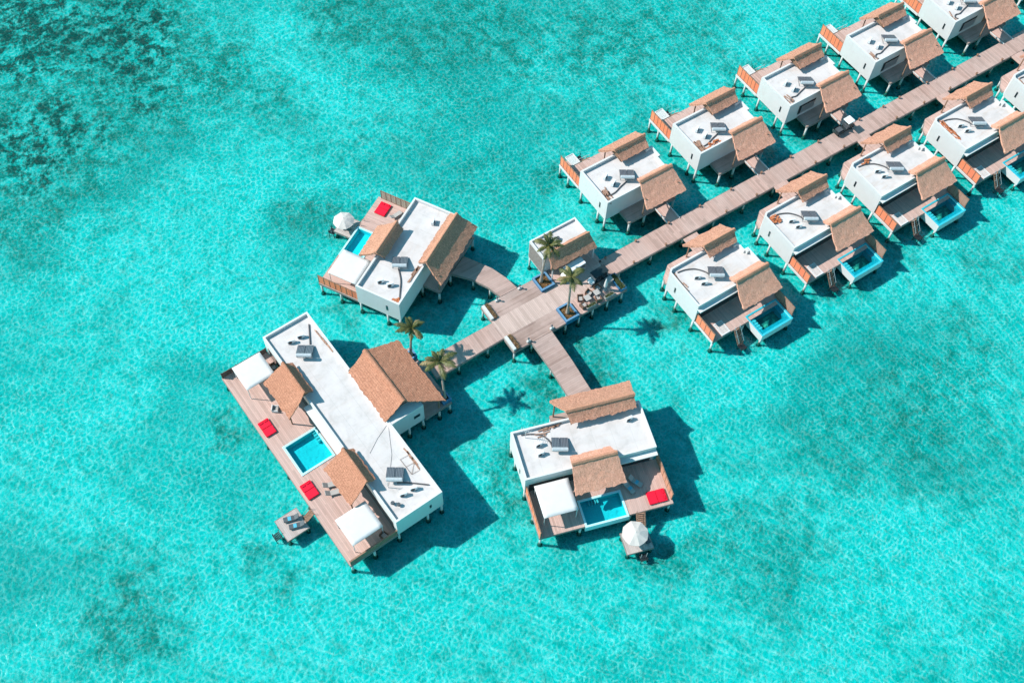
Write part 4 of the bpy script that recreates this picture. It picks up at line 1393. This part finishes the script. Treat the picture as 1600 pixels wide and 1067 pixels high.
# ------------------------------------------------------------------ walkways and hub
def walkway(name, poly, mat, label, kerbs=(), legs=(), z=0.0, cat='walkway'):
    t = empty(name, (0, 0, 0), 0, label, cat, 'timber walkways')
    cx = sum(p[0] for p in poly) / len(poly)
    cy = sum(p[1] for p in poly) / len(poly)
    t.location = (cx, cy, 0)
    T = lambda x, y, zz: (x - cx, y - cy, zz)
    deck(t, poly, mat, 'deck', z, 0.2, T)
    if kerbs:
        for pts in kerbs:
            f = MB(T)
            for (a, b) in zip(pts, pts[1:]):
                L = math.hypot(b[0] - a[0], b[1] - a[1])
                an = math.atan2(b[1] - a[1], b[0] - a[0])
                f.obox(((a[0] + b[0]) / 2, (a[1] + b[1]) / 2, z - 0.27), (L, 0.14, 0.40), an)
            f.build('fascia', 'fascia', t)
    for (x, y) in legs:
        leg(t, x - cx, y - cy, z - 0.2, 0.13)
    return t


xs = [12 + 5.5 * k for k in range(20)]
walkway('walkway', [(10.4, -0.77), (125, -0.77), (125, 2.16), (10.4, 2.16)], 'plank_x', 'long straight timber walkway running between the two rows of villas',
        kerbs=[[(10.4, -0.79), (125, -0.79)], [(10.4, 2.18), (125, 2.18)]], legs=[(x, y) for x in xs for y in (-0.55, 1.95)])
walkway('walkway', [(-17.6, -1.45), (-7.12, -1.12), (-7.12, 1.62), (-17.6, 1.45)], 'plank_x', 'short timber walkway leading from the hub to the longest villa',
        kerbs=[[(-17.6, -1.47), (-7.12, -1.14)], [(-17.6, 1.47), (-7.12, 1.64)]], legs=[(-9.5, -1.0), (-9.5, 1.4), (-14, -1.1), (-14, 1.3)])
c2 = F2.at(10.4, -2.45)
lp = [(-3.95, 4.5), (-4.55, 6.6), (-5.75, 8.9), (-7.6, 11.1)]
rp = [(-1.36, 4.5), (-1.75, 6.6), (-2.55, 8.9), (-3.7, 10.9), (-4.75, 12.6)]
M['plank_c'] = mat_planks('branch_planks', 1, 0.30, [(0.30, 0.19, 0.16), (0.40, 0.265, 0.225), (0.46, 0.305, 0.265), (0.36, 0.235, 0.20)])
walkway('walkway', lp + rp[::-1], 'plank_c', 'curved timber walkway branch leading from the hub to the brown thatched villa', kerbs=[lp, rp], legs=[(-4.3, 6.6), (-2.0, 6.6), (-5.5, 9.0), (-2.8, 9.2)])
l3 = [(-4.35, -3.65), (-4.42, -8.5), (-4.75, -12.6), (-4.95, -14.6)]
r3 = [(-1.2, -3.65), (-1.4, -8.5), (-1.75, -12.6), (-1.95, -15.4)]
walkway('walkway', l3 + r3[::-1], 'plank_c', 'straight timber walkway branch leading from the hub to the orange thatched villa', kerbs=[l3, r3], legs=[(-4.2, -8), (-1.5, -8), (-4.5, -12), (-1.8, -12)])

hub = empty('hub_deck', (0, 0, 0), 0, 'broad timber crossing deck where the walkways meet beside the palm planters', 'deck')
deck(hub, [(-7.1, -3.6), (1.05, -3.6), (1.05, -1.12), (-7.1, -1.12)], 'plank_g', 'deck')
deck(hub, [(-7.1, 1.86), (1.05, 1.86), (1.05, 4.42), (-7.1, 4.42)], 'plank_g', 'deck')
deck(hub, [(-7.1, -1.115), (10.35, -1.115), (10.35, 1.855), (-7.1, 1.855)], 'plank_l', 'deck')
deck(hub, [(1.06, -3.6), (11.0, -3.6), (11.0, -1.12), (1.06, -1.12)], 'plank_d', 'deck')
deck(hub, [(1.06, 1.86), (10.7, 1.86), (10.7, 4.2), (1.06, 4.2)], 'plank_d', 'deck')
edge_beam(hub, [(-7.12, -3.62, 11.0, -3.62), (-7.12, 4.44, 1.05, 4.44), (-7.12, -3.62, -7.12, -1.2), (-7.12, 1.9, -7.12, 4.44), (11.02, -3.6, 11.02, -0.9), (10.72, 2.3, 10.72, 4.2)])
for x, y in ((-6.95, -3.45), (-4.2, -3.45), (-1.3, -3.45), (1.15, -3.5), (3.3, -3.5), (5.6, -3.45), (8.0, -3.45), (10.4, -3.45), (-6.95, 4.2), (-4.2, 4.2), (-1.3, 4.2), (1.2, 4.2), (10.6, 4.0)):
    leg(hub, x, y, -0.21, 0.14)


def trough(x, y0, y1, label, s):
    t = empty('planter_bench', (x, (y0 + y1) / 2, 0), 0, label, 'planter bench', 'white benches with dry plants at the hub corners')
    h = (y1 - y0) / 2
    MB().box(-0.22, 0.18, -h, h, 0.003, 0.42).build('bench', 'concrete', t)
    MB().box(0.2, 0.75, -h, h, 0.003, 0.28).build('trough', 'timber', t)
    rnd = random.Random(s)
    lf = MB()
    for k in range(220):
        p = Vector((rnd.uniform(0.22, 0.72), rnd.uniform(-h, h), 0.27))
        d = Vector((rnd.uniform(-1, 1), rnd.uniform(-1, 1), rnd.uniform(0.5, 1.4))).normalized() * rnd.uniform(0.15, 0.42)
        w = Vector((-d.y, d.x, 0)).normalized() * 0.035
        lf.add([tuple(p - w), tuple(p + w), tuple(p + d)], [(0, 1, 2)])
    lf.build('plants', 'dryleaf', t, recalc=False)
    return t


trough(-6.85, 1.95, 4.35, 'pale bench with dry plants at the hub corner nearer the brown thatched villa', 1)
trough(-6.85, -3.5, -1.2, 'pale bench with dry plants at the hub corner nearer the orange thatched villa', 2)


def post_lamp(x, y, label):
    t = empty('bollard_lamp', (x, y, 0), 0, label, 'bollard lamp', 'white bollard lamps on the hub corners')
    MB().box(-0.28, 0.28, -0.14, 0.14, 0.003, 0.30).build('base', 'concrete', t, bevel=0.02)
    MB().cone((0, 0, 0.30), [0.09, 0.09], [0, 0.45], 10).build('stem', 'white', t)
    MB().cone((0, 0, 0.75), [0.14, 0.14, 0.05], [0, 0.12, 0.18], 10).build('head', 'slate', t)
    return t


post_lamp(-4.75, 4.15, 'white bollard lamp nearer the dry bench at the start of the curved branch')
post_lamp(-1.15, 4.15, 'white bollard lamp nearer a palm at the start of the curved branch')
post_lamp(-4.65, -3.3, 'white bollard lamp nearer the dry bench at the start of the straight branch')
post_lamp(-1.0, -3.3, 'white bollard lamp nearer a palm at the start of the straight branch')


bol = None
spots = [(11.4, 2.0), (16.6, 2.05), (22.3, 2.05), (27.8, 2.05), (33.4, 2.05), (39.0, 2.05), (44.5, 2.05), (49.8, 2.05), (57.8, 2.05), (62.6, 2.05), (65.9, 2.05), (71.5, 2.05), (76.9, 2.05), (82.3, 2.05),
         (14.3, -0.66), (19.8, -0.66), (30.4, -0.66), (35.9, -0.66), (46.9, -0.66), (52.4, -0.66), (62.8, -0.66), (68.4, -0.66), (73.8, -0.66), (79.4, -0.66), (84.9, -0.66)]
for k, (x, y) in enumerate(spots):
    if bol is None:
        bol = MB().box(-0.10, 0.10, -0.10, 0.10, 0.003, 0.34).box(-0.14, 0.14, -0.14, 0.14, 0.342, 0.42).build('path_light', 'timber', None, bevel=0.01)
        o = bol
    else:
        o = bol.copy()
        COL.objects.link(o)
    o.location = (x, y, 0)
    side = 'pool-less' if y > 0 else 'plunge-pool'
    n = k + 1 if y > 0 else k - 13
    names = ['first', 'second', 'third', 'fourth', 'fifth', 'sixth', 'seventh', 'eighth', 'ninth', 'tenth', 'eleventh', 'twelfth', 'thirteenth', 'fourteenth']
    tag(o, 'small brown path light on the %s villas side of the walkway, %s from the hub' % (side, names[n - 1]), 'path light', 'small path lights along the walkway edges')

# kiosk
kx, ky = 2.75, 2.9
k = empty('kiosk', (kx, ky, 0), 0, 'small white kiosk with a flat roof and one thatched slope beside the golf buggies', 'kiosk')
T = lambda x, y, z: (x - kx, y - ky, z)
pl = [(2.75, 4.6), (10.15, 4.6), (10.15, 7.9), (2.75, 7.9)]
inn = [(2.97, 4.7), (9.93, 4.7), (9.93, 7.68), (2.97, 7.68)]
MB(T).ring(pl, inn, -0.2, 3.65).build('wall', 'white', k)
MB(T).prism([(2.95, 4.68), (9.95, 4.68), (9.95, 7.7), (2.95, 7.7)], 3.15, 3.3).build('roof_deck', 'deckroof', k)
MB(T).box(2.72, 2.745, 4.7, 7.8, 0.0, 3.2).build('cladding', 'fascia', k)
thatched_roof(k, T, (3.6, 9.9, 4.35, 4.5), (3.0, 10.35, 2.75, 2.7), (4.4, 10.1, 5.15, 3.75), 'thatch_b', 21.0)
posts(k, [(3.3, 3.05, 0, 2.7), (10.0, 3.05, 0, 2.7)], 0.09, 'white', T=T)
MB(T).box(4.4, 5.6, 4.55, 4.598, 0.02, 2.2).build('door', 'timber', k)
deck(k, [(2.75, 4.22), (10.7, 4.22), (10.7, 4.58), (2.75, 4.58)], 'plank_g', 'porch', T=T)
for x, y in ((2.85, 7.7), (10.0, 7.7), (6.4, 7.7), (2.85, 4.8)):
    leg(k, x - kx, y - ky, -0.2, 0.13)
o = MB().cone((0, 0, 0), [0.12, 0.12, 0.24, 0.2], [0, 0.3, 0.33, 0.45], 12).build('roof_vent', 'slate')
o.location = (6.3, 6.3, 3.3)
tag(o, 'small dark roof vent on the flat kiosk roof', 'roof vent')

# ------------------------------------------------------------------ palms and planters
def planter(x0, x1, y0, y1, zb, zt, label):
    t = empty('planter', ((x0 + x1) / 2, (y0 + y1) / 2, 0), 0, label, 'planter', 'square blue-tiled palm planters')
    hx, hy = (x1 - x0) / 2, (y1 - y0) / 2
    o = [(-hx, -hy), (hx, -hy), (hx, hy), (-hx, hy)]
    i = [(-hx + .22, -hy + .22), (hx - .22, -hy + .22), (hx - .22, hy - .22), (-hx + .22, hy - .22)]
    MB().ring(o, i, zb, zt).build('box', 'teal_wall', t)
    MB().ring([(a * 1.015, b * 1.015) for a, b in o], [(a * 0.985, b * 0.985) for a, b in i], zt + 0.002, zt + 0.05).build('coping', 'copingm', t)
    MB().prism([(a * 1.02, b * 1.02) for a, b in i], zb + 0.05, zt - 0.28).build('soil', 'soil', t)
    rnd = random.Random(int(x0 * 10))
    lf = MB()
    for q in range(260):
        p = Vector((rnd.uniform(-hx + .3, hx - .3), rnd.uniform(-hy + .3, hy - .3), zt - 0.3))
        d = Vector((rnd.uniform(-1, 1), rnd.uniform(-1, 1), rnd.uniform(0.3, 1.3))).normalized() * rnd.uniform(0.2, 0.5)
        w = Vector((-d.y, d.x, 0)).normalized() * 0.045
        lf.add([tuple(p - w), tuple(p + w), tuple(p + d)], [(0, 1, 2)])
    lf.build('plants', 'dryleaf' if x0 > 0 else 'shrub', t, recalc=False)
    return t


M['copingm'] = mat_plain('pale_blue_coping', (0.13, 0.27, 0.42), 0.5, 0.1, 3)


def palm(base, top, label, seed, fr=15, L=2.7):
    rnd = random.Random(seed)
    b, tp = Vector(base), Vector(top)
    t = empty('palm_tree', base, 0, label, 'palm tree', 'coconut palms around the hub')
    d = tp - b
    pts, rad = [], []
    n = 18
    for i in range(n + 1):
        u = i / n
        p = Vector((d.x * u ** 1.7, d.y * u ** 1.7, d.z * u))
        pts.append(p)
        rad.append((0.19 - 0.08 * u) * (1.0 + (0.10 if i % 2 else -0.03)) + (0.10 * (1 - u * 6) if u < 0.16 else 0))
    MB().tube(pts, rad, 9).build('trunk', 'trunk', t)
    head = pts[-1]
    cr = MB()
    for f in range(fr):
        a = 2 * PI * f / fr * 1.0 + rnd.uniform(-0.25, 0.25)
        if f % 4 == 3:
            el, ln = rnd.uniform(0.9, 1.25), L * rnd.uniform(0.6, 0.8)
        else:
            el, ln = rnd.uniform(-0.05, 0.65), L * rnd.uniform(0.8, 1.12)
        droop = rnd.uniform(0.6, 1.1)
        dry = rnd.random() < 0.22 and el < 0.35
        cr.cur = 1 if dry else 0
        h = Vector((math.cos(a), math.sin(a), 0))
        side0 = Vector((-math.sin(a), math.cos(a), 0))
        m = 16
        prev = None
        rach = []
        for i in range(m + 1):
            u = i / m
            ang = el - droop * 1.3 * u * u
            if prev is None:
                p = head.copy()
            else:
                p = prev + (h * math.cos(ang) + Vector((0, 0, 1)) * math.sin(ang)) * (ln / m)
            rach.append(p)
            prev = p
        cr.tube(rach, [0.035 * (1 - 0.8 * i / m) for i in range(m + 1)], 4, False)
        for i in range(1, m + 1):
            u = i / m
            tang = (rach[i] - rach[i - 1]).normalized()
            upv = side0.cross(tang).normalized()
            for half in (0, 0.5):
                p = rach[i].lerp(rach[i - 1], half)
                for s in (-1, 1):
                    l = ln * 0.25 * math.sin(PI * (0.12 + 0.86 * u)) * rnd.uniform(0.8, 1.15) + 0.06
                    dirv = (side0 * s * 0.86 + tang * 0.5 - upv * rnd.uniform(0.15, 0.6) * (1 if upv.z > 0 else -1)).normalized()
                    w = tang * 0.045
                    q = p + dirv * l * 0.55
                    e = p + dirv * l - Vector((0, 0, l * 0.22))
                    cr.add([tuple(p - w), tuple(p + w), tuple(q + w * 0.8), tuple(q - w * 0.8), tuple(e)], [(0, 1, 2, 3), (3, 2, 4)])
    cr.cur = 0
    cr.build('crown', ['frond', 'frond_dry'], t, recalc=False)
    co = MB()
    for q in range(6):
        a = q * 1.05
        co.cone((head.x + 0.2 * math.cos(a), head.y + 0.2 * math.sin(a), head.z - 0.28), [0.03, 0.12, 0.12, 0.03], [0, 0.06, 0.16, 0.24], 8)
    co.build('coconuts', 'soil', t)
    return t


planter(1.02, 3.12, 2.05, 4.45, -0.15, 0.42, 'blue palm planter between the kiosk and the hub crossing')
planter(1.08, 3.15, -3.68, -1.25, -0.55, 0.42, 'blue palm planter at the terrace end of the hub')
planter(-19.35, -18.1, 2.35, 3.6, 0.003, 0.5, 'blue palm planter at the long villa entrance, nearer the brown thatched villa')
planter(-18.85, -17.6, -5.3, -4.05, 0.003, 0.5, 'blue palm planter at the long villa entrance, nearer the orange thatched villa')
palm((1.85, 3.5, 0.1), (2.9, 3.75, 7.6), 'tall palm standing beside the kiosk with its fronds over the kiosk roof', 3, 13, 2.25)
palm((2.05, -2.5, 0.1), (2.4, -2.0, 8.0), 'tall palm between the hub crossing and the dining terrace', 5, 12, 2.25)
palm((-18.7, 2.95, 0.2), (-17.9, 3.6, 5.6), 'short leaning palm with olive fronds nearer the brown thatched villa', 8, 12, 2.3)
palm((-18.2, -4.6, 0.2), (-17.5, -2.4, 5.8), 'short palm at the walkway end beside the largest shingled roof', 11, 11, 2.5)

# ------------------------------------------------------------------ vehicles
def wheel(parent, x, y, r=0.24, w=0.18):
    o = MB().tube([(x, y - w / 2, r), (x, y + w / 2, r)], r, 16).build('wheel', 'tyre', parent)
    s = 1 if y > 0 else -1
    MB().tube([(x, y + s * (w / 2 + 0.002), r), (x, y + s * (w / 2 + 0.015), r)], r * 0.55, 12).build('rim', 'galv', o)


def buggy(loc, rz, label, paint, roofmat, long=0.0, cab=True, cargo=None, hood='car_white'):
    t = empty('golf_buggy', loc, rz, label, 'golf buggy', 'golf buggies on the walkway and hub')
    L = 1.25 + long
    MB().box(-L, 1.1, -0.55, 0.55, 0.26, 0.48).build('chassis', paint, t, bevel=0.04)
    hd = MB()
    hd.add([(0.75, -0.55, 0.485), (1.35, -0.5, 0.40), (1.35, 0.5, 0.40), (0.75, 0.55, 0.485), (0.75, -0.52, 0.98), (1.25, -0.42, 0.72), (1.25, 0.42, 0.72), (0.75, 0.52, 0.98)],
           [(0, 3, 2, 1), (4, 5, 6, 7), (0, 1, 5, 4), (1, 2, 6, 5), (2, 3, 7, 6), (3, 0, 4, 7)])
    hd.build('bonnet', hood, t, bevel=0.05)
    for s in (-1, 1):
        MB().obox((1.31, s * 0.33, 0.58), (0.08, 0.18, 0.12)).build('headlight', 'cushion', t)
    seats = [0.0] if cargo or not long else [0.0, -1.0]
    if long and not cargo:
        seats.append(-1.95) if long > 1 else None
    for sx in seats:
        o = MB().box(sx - 0.28, sx + 0.28, -0.52, 0.52, 0.483, 0.72).build('seat', 'cushion' if paint == 'car_white' else 'slate', t, bevel=0.04)
        MB().obox((sx - 0.30, 0, 0.98), (0.12, 1.02, 0.5), 0, 0, -0.15).build('backrest', 'cushion' if paint == 'car_white' else 'slate', t, bevel=0.04)
    MB().tube([(0.72, 0.28, 0.9), (0.45, 0.28, 1.05)], 0.02, 6).tube([(0.43, 0.28 - 0.16, 1.06), (0.41, 0.28 + 0.16, 1.06)], 0.018, 6).build('steering_wheel', 'black', t)
    rx0 = -0.45 if cargo else -L + 0.1
    for x in (0.72, rx0 + 0.06):
        for s in (-1, 1):
            MB().tube([(x, s * 0.5, 0.5), (x - (0.12 if x > 0 else 0), s * 0.5, 1.82)], 0.025, 6).build('roof_post', 'steel', t)
    MB().box(rx0, 0.85, -0.62, 0.62, 1.82, 1.92).build('roof', roofmat, t, bevel=0.045)
    ws = MB().add([(0.74, -0.48, 0.98), (0.74, 0.48, 0.98), (0.63, 0.48, 1.78), (0.63, -0.48, 1.78)], [(0, 1, 2, 3)])
    ws.build('windscreen', 'steel', t)
    if cargo == 'box':
        MB().box(-L, -0.5, -0.6, 0.6, 0.5, 1.75).build('cargo_cover', 'white_fab', t, bevel=0.06)
    elif cargo == 'bed':
        b = MB().box(-L, -0.5, -0.62, 0.62, 0.483, 0.6)
        b.box(-L, -0.5, -0.62, -0.57, 0.6, 0.86).box(-L, -0.5, 0.57, 0.62, 0.6, 0.86).box(-L, -L + 0.05, -0.57, 0.57, 0.6, 0.86)
        b.build('cargo_bed', 'car_dark', t)
        MB().box(-L + 0.3, -0.9, -0.4, 0.45, 0.603, 0.80).build('cargo', 'slate', t, bevel=0.03)
    for x in (0.88, -L + 0.45):
        for s in (-1, 1):
            wheel(t, x, s * 0.50)
    return t


buggy((5.75, 2.35, 0.003), PI + 0.06, 'long white covered golf buggy parked in front of the kiosk', 'car_white', 'car_white', 1.05, cargo=None)
buggy((8.35, -0.25, 0.003), PI + 0.05, 'dark roofed golf buggy parked at the start of the long walkway', 'car_dark', 'car_dark', 0.35, cargo=None, hood='car_white')
buggy((54.9, 1.9, 0.003), 0.03, 'golf buggy with a dark cargo bed driving on the long walkway among the villas', 'car_dark', 'car_white', 0.9, cargo='bed', hood='car_dark')

# ------------------------------------------------------------------ terrace furniture on the hub
W0 = Frame(0, 0, 0)


def cafe_table(x, y, label):
    t = empty('cafe_table', (x, y, 0.0), 0, label, 'table', 'terrace tables')
    MB().box(-0.42, 0.42, -0.42, 0.42, 0.70, 0.75).build('tabletop', 'cushion', t, bevel=0.01)
    MB().cone((0, 0, 0), [0.05, 0.05], [0.03, 0.70], 8).build('stem', 'slate', t)
    MB().box(-0.25, 0.25, -0.25, 0.25, 0.003, 0.03).build('base', 'slate', t)
    return t


armchair(W0, 4.75, -1.6, -0.5, 'wicker armchair nearest the terrace palm')
armchair(W0, 6.2, -1.5, 0.4, 'wicker armchair on the terrace between the two tables')
armchair(W0, 7.65, -1.45, 0.2, 'wicker armchair beside the dark golf buggy')
armchair(W0, 6.75, -2.95, 2.9, 'wicker armchair at the water edge between two planter boxes')
armchair(W0, 4.45, -2.75, 1.7, 'wicker armchair at the terrace edge beside the blue planter')
cafe_table(5.45, -2.2, 'pale square cafe table nearer the terrace palm')
cafe_table(7.0, -2.15, 'pale square cafe table nearer the closed parasol')
for (x, lab, s) in ((5.35, 'long low planter box at the terrace edge nearer the palm', 4), (8.3, 'long low planter box at the terrace edge nearer the closed parasol', 5)):
    t = empty('planter_box', (x, -3.25, 0), 0, lab, 'planter box', 'planter boxes along the terrace edge')
    MB().ring([(-0.75, -0.22), (0.75, -0.22), (0.75, 0.22), (-0.75, 0.22)], [(-0.69, -0.16), (0.69, -0.16), (0.69, 0.16), (-0.69, 0.16)], 0.003, 0.42).build('box', 'cushion', t)
    rnd = random.Random(s)
    lf = MB()
    for q in range(240):
        p = Vector((rnd.uniform(-0.66, 0.66), rnd.uniform(-0.14, 0.14), 0.3))
        d = Vector((rnd.uniform(-1, 1), rnd.uniform(-1, 1), rnd.uniform(0.5, 1.5))).normalized() * rnd.uniform(0.2, 0.5)
        w = Vector((-d.y, d.x, 0)).normalized() * 0.04
        lf.add([tuple(p - w), tuple(p + w), tuple(p + d)], [(0, 1, 2)])
    lf.build('plants', 'shrub', t, recalc=False)
t = empty('closed_parasol', (8.45, -2.1, 0), 0, 'closed white parasol standing on the dining terrace', 'parasol')
MB().cone((0, 0, 0), [0.34, 0.34, 0.1], [0.003, 0.1, 0.16], 14).build('base', 'cushion', t)
MB().cone((0, 0, 0), [0.04, 0.04], [0.16, 2.7], 8).build('pole', 'white', t)
MB().cone((0, 0, 0), [0.20, 0.26, 0.20, 0.11, 0.03], [0.75, 1.0, 1.7, 2.35, 2.62], 12).build('folded_cloth', 'white_fab', t)
t = empty('planter_bed', (10.5, -2.0, 0), 0, 'blue-edged plant bed closing the far end of the dining terrace', 'planter')
MB().ring([(-0.5, -1.55), (0.5, -1.55), (0.5, 1.25), (-0.5, 1.25)], [(-0.38, -1.43), (0.38, -1.43), (0.38, 1.13), (-0.38, 1.13)], -0.1, 0.45).build('box', 'teal_wall', t)
MB().box(-0.37, 0.37, -1.42, 1.12, 0.01, 0.3).build('soil', 'soil', t)
rnd = random.Random(9)
lf = MB()
for q in range(520):
    p = Vector((rnd.uniform(-0.36, 0.36), rnd.uniform(-1.4, 1.1), 0.3))
    d = Vector((rnd.uniform(-1, 1), rnd.uniform(-1, 1), rnd.uniform(0.4, 1.5))).normalized() * rnd.uniform(0.25, 0.6)
    w = Vector((-d.y, d.x, 0)).normalized() * 0.05
    lf.add([tuple(p - w), tuple(p + w), tuple(p + d)], [(0, 1, 2)])
lf.build('plants', 'shrub', t, recalc=False)
o = MB().box(-0.45, 0.45, -0.35, 0.35, 0.003, 0.7).box(-0.5, 0.5, -0.4, 0.4, 0.702, 0.76).build('serving_counter', 'cushion')
o.location = (9.6, -1.35, 0)
tag(o, 'pale low counter beside the blue-edged plant bed', 'counter')

# ------------------------------------------------------------------ sea
S = 900
sb = MB().add([(-S, -S, 0), (S, -S, 0), (S, S, 0), (-S, S, 0)], [(0, 1, 2, 3)]).build('seabed', 'seabed')
sb.location = (0, 0, ZB)
tag(sb, kind='structure')
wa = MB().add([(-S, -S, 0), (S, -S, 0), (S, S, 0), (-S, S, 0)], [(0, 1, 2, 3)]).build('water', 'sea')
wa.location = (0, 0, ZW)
tag(wa, kind='structure')

# ------------------------------------------------------------------ light, sky, camera
w = bpy.data.worlds.new('World')
scene.world = w
w.use_nodes = True
nt = w.node_tree
for n in list(nt.nodes):
    nt.nodes.remove(n)
sky = nt.nodes.new('ShaderNodeTexSky')
sky.sky_type = 'NISHITA'
sky.sun_disc = False
sky.sun_elevation = SUN_EL
sky.sun_rotation = math.atan2(TO_SUN.x, TO_SUN.y)
sky.air_density = 1.0
sky.dust_density = 0.4
sky.ozone_density = 1.2
bg = nt.nodes.new('ShaderNodeBackground')
bg.inputs['Strength'].default_value = 0.15
wo = nt.nodes.new('ShaderNodeOutputWorld')
tintn = nt.nodes.new('ShaderNodeMix')
tintn.data_type = 'RGBA'
tintn.blend_type = 'MULTIPLY'
tintn.inputs[0].default_value = 1.0
tintn.inputs[7].default_value = (0.40, 1.0, 0.92, 1)
nt.links.new(sky.outputs[0], tintn.inputs[6])
nt.links.new(tintn.outputs[2], bg.inputs[0])
nt.links.new(bg.outputs[0], wo.inputs[0])

sl = bpy.data.lights.new('sun', 'SUN')
sl.energy = 4.5
sl.angle = R(0.53)
sl.color = (1.0, 0.955, 0.90)
so = bpy.data.objects.new('sun', sl)
COL.objects.link(so)
so.rotation_euler = (-TO_SUN).to_track_quat('-Z', 'Y').to_euler()
so.location = TO_SUN * 200

cam = bpy.data.cameras.new('camera')
co = bpy.data.objects.new('camera', cam)
COL.objects.link(co)
right = Vector((0.83839408, -0.54464262, 0.02144245)).normalized()
fwd = Vector((0.28621593, 0.40642462, -0.8676978)).normalized()
up = right.cross(fwd).normalized()
m3 = Matrix((right, up, -fwd)).transposed()
co.matrix_world = Matrix.Translation((-47.69, -60.674, 125.0)) @ m3.to_4x4()
cam.sensor_width = 36.0
cam.lens = 1724.0146 / 1600 * 36.0
cam.clip_start = 0.5
cam.clip_end = 4000
scene.camera = co

scene.view_settings.view_transform = 'Standard'
scene.view_settings.look = 'None'
scene.view_settings.exposure = 0.34
scene.view_settings.gamma = 1.0
scene.view_settings.use_curve_mapping = False
scene.cycles.max_bounces = 5
scene.cycles.diffuse_bounces = 3
scene.cycles.glossy_bounces = 2
scene.cycles.transparent_max_bounces = 8
scene.cycles.caustics_reflective = False
scene.cycles.caustics_refractive = False
scene.cycles.sample_clamp_indirect = 4.0
scene.cycles.use_denoising = True
scene.cycles.use_adaptive_sampling = True
scene.cycles.adaptive_threshold = 0.02
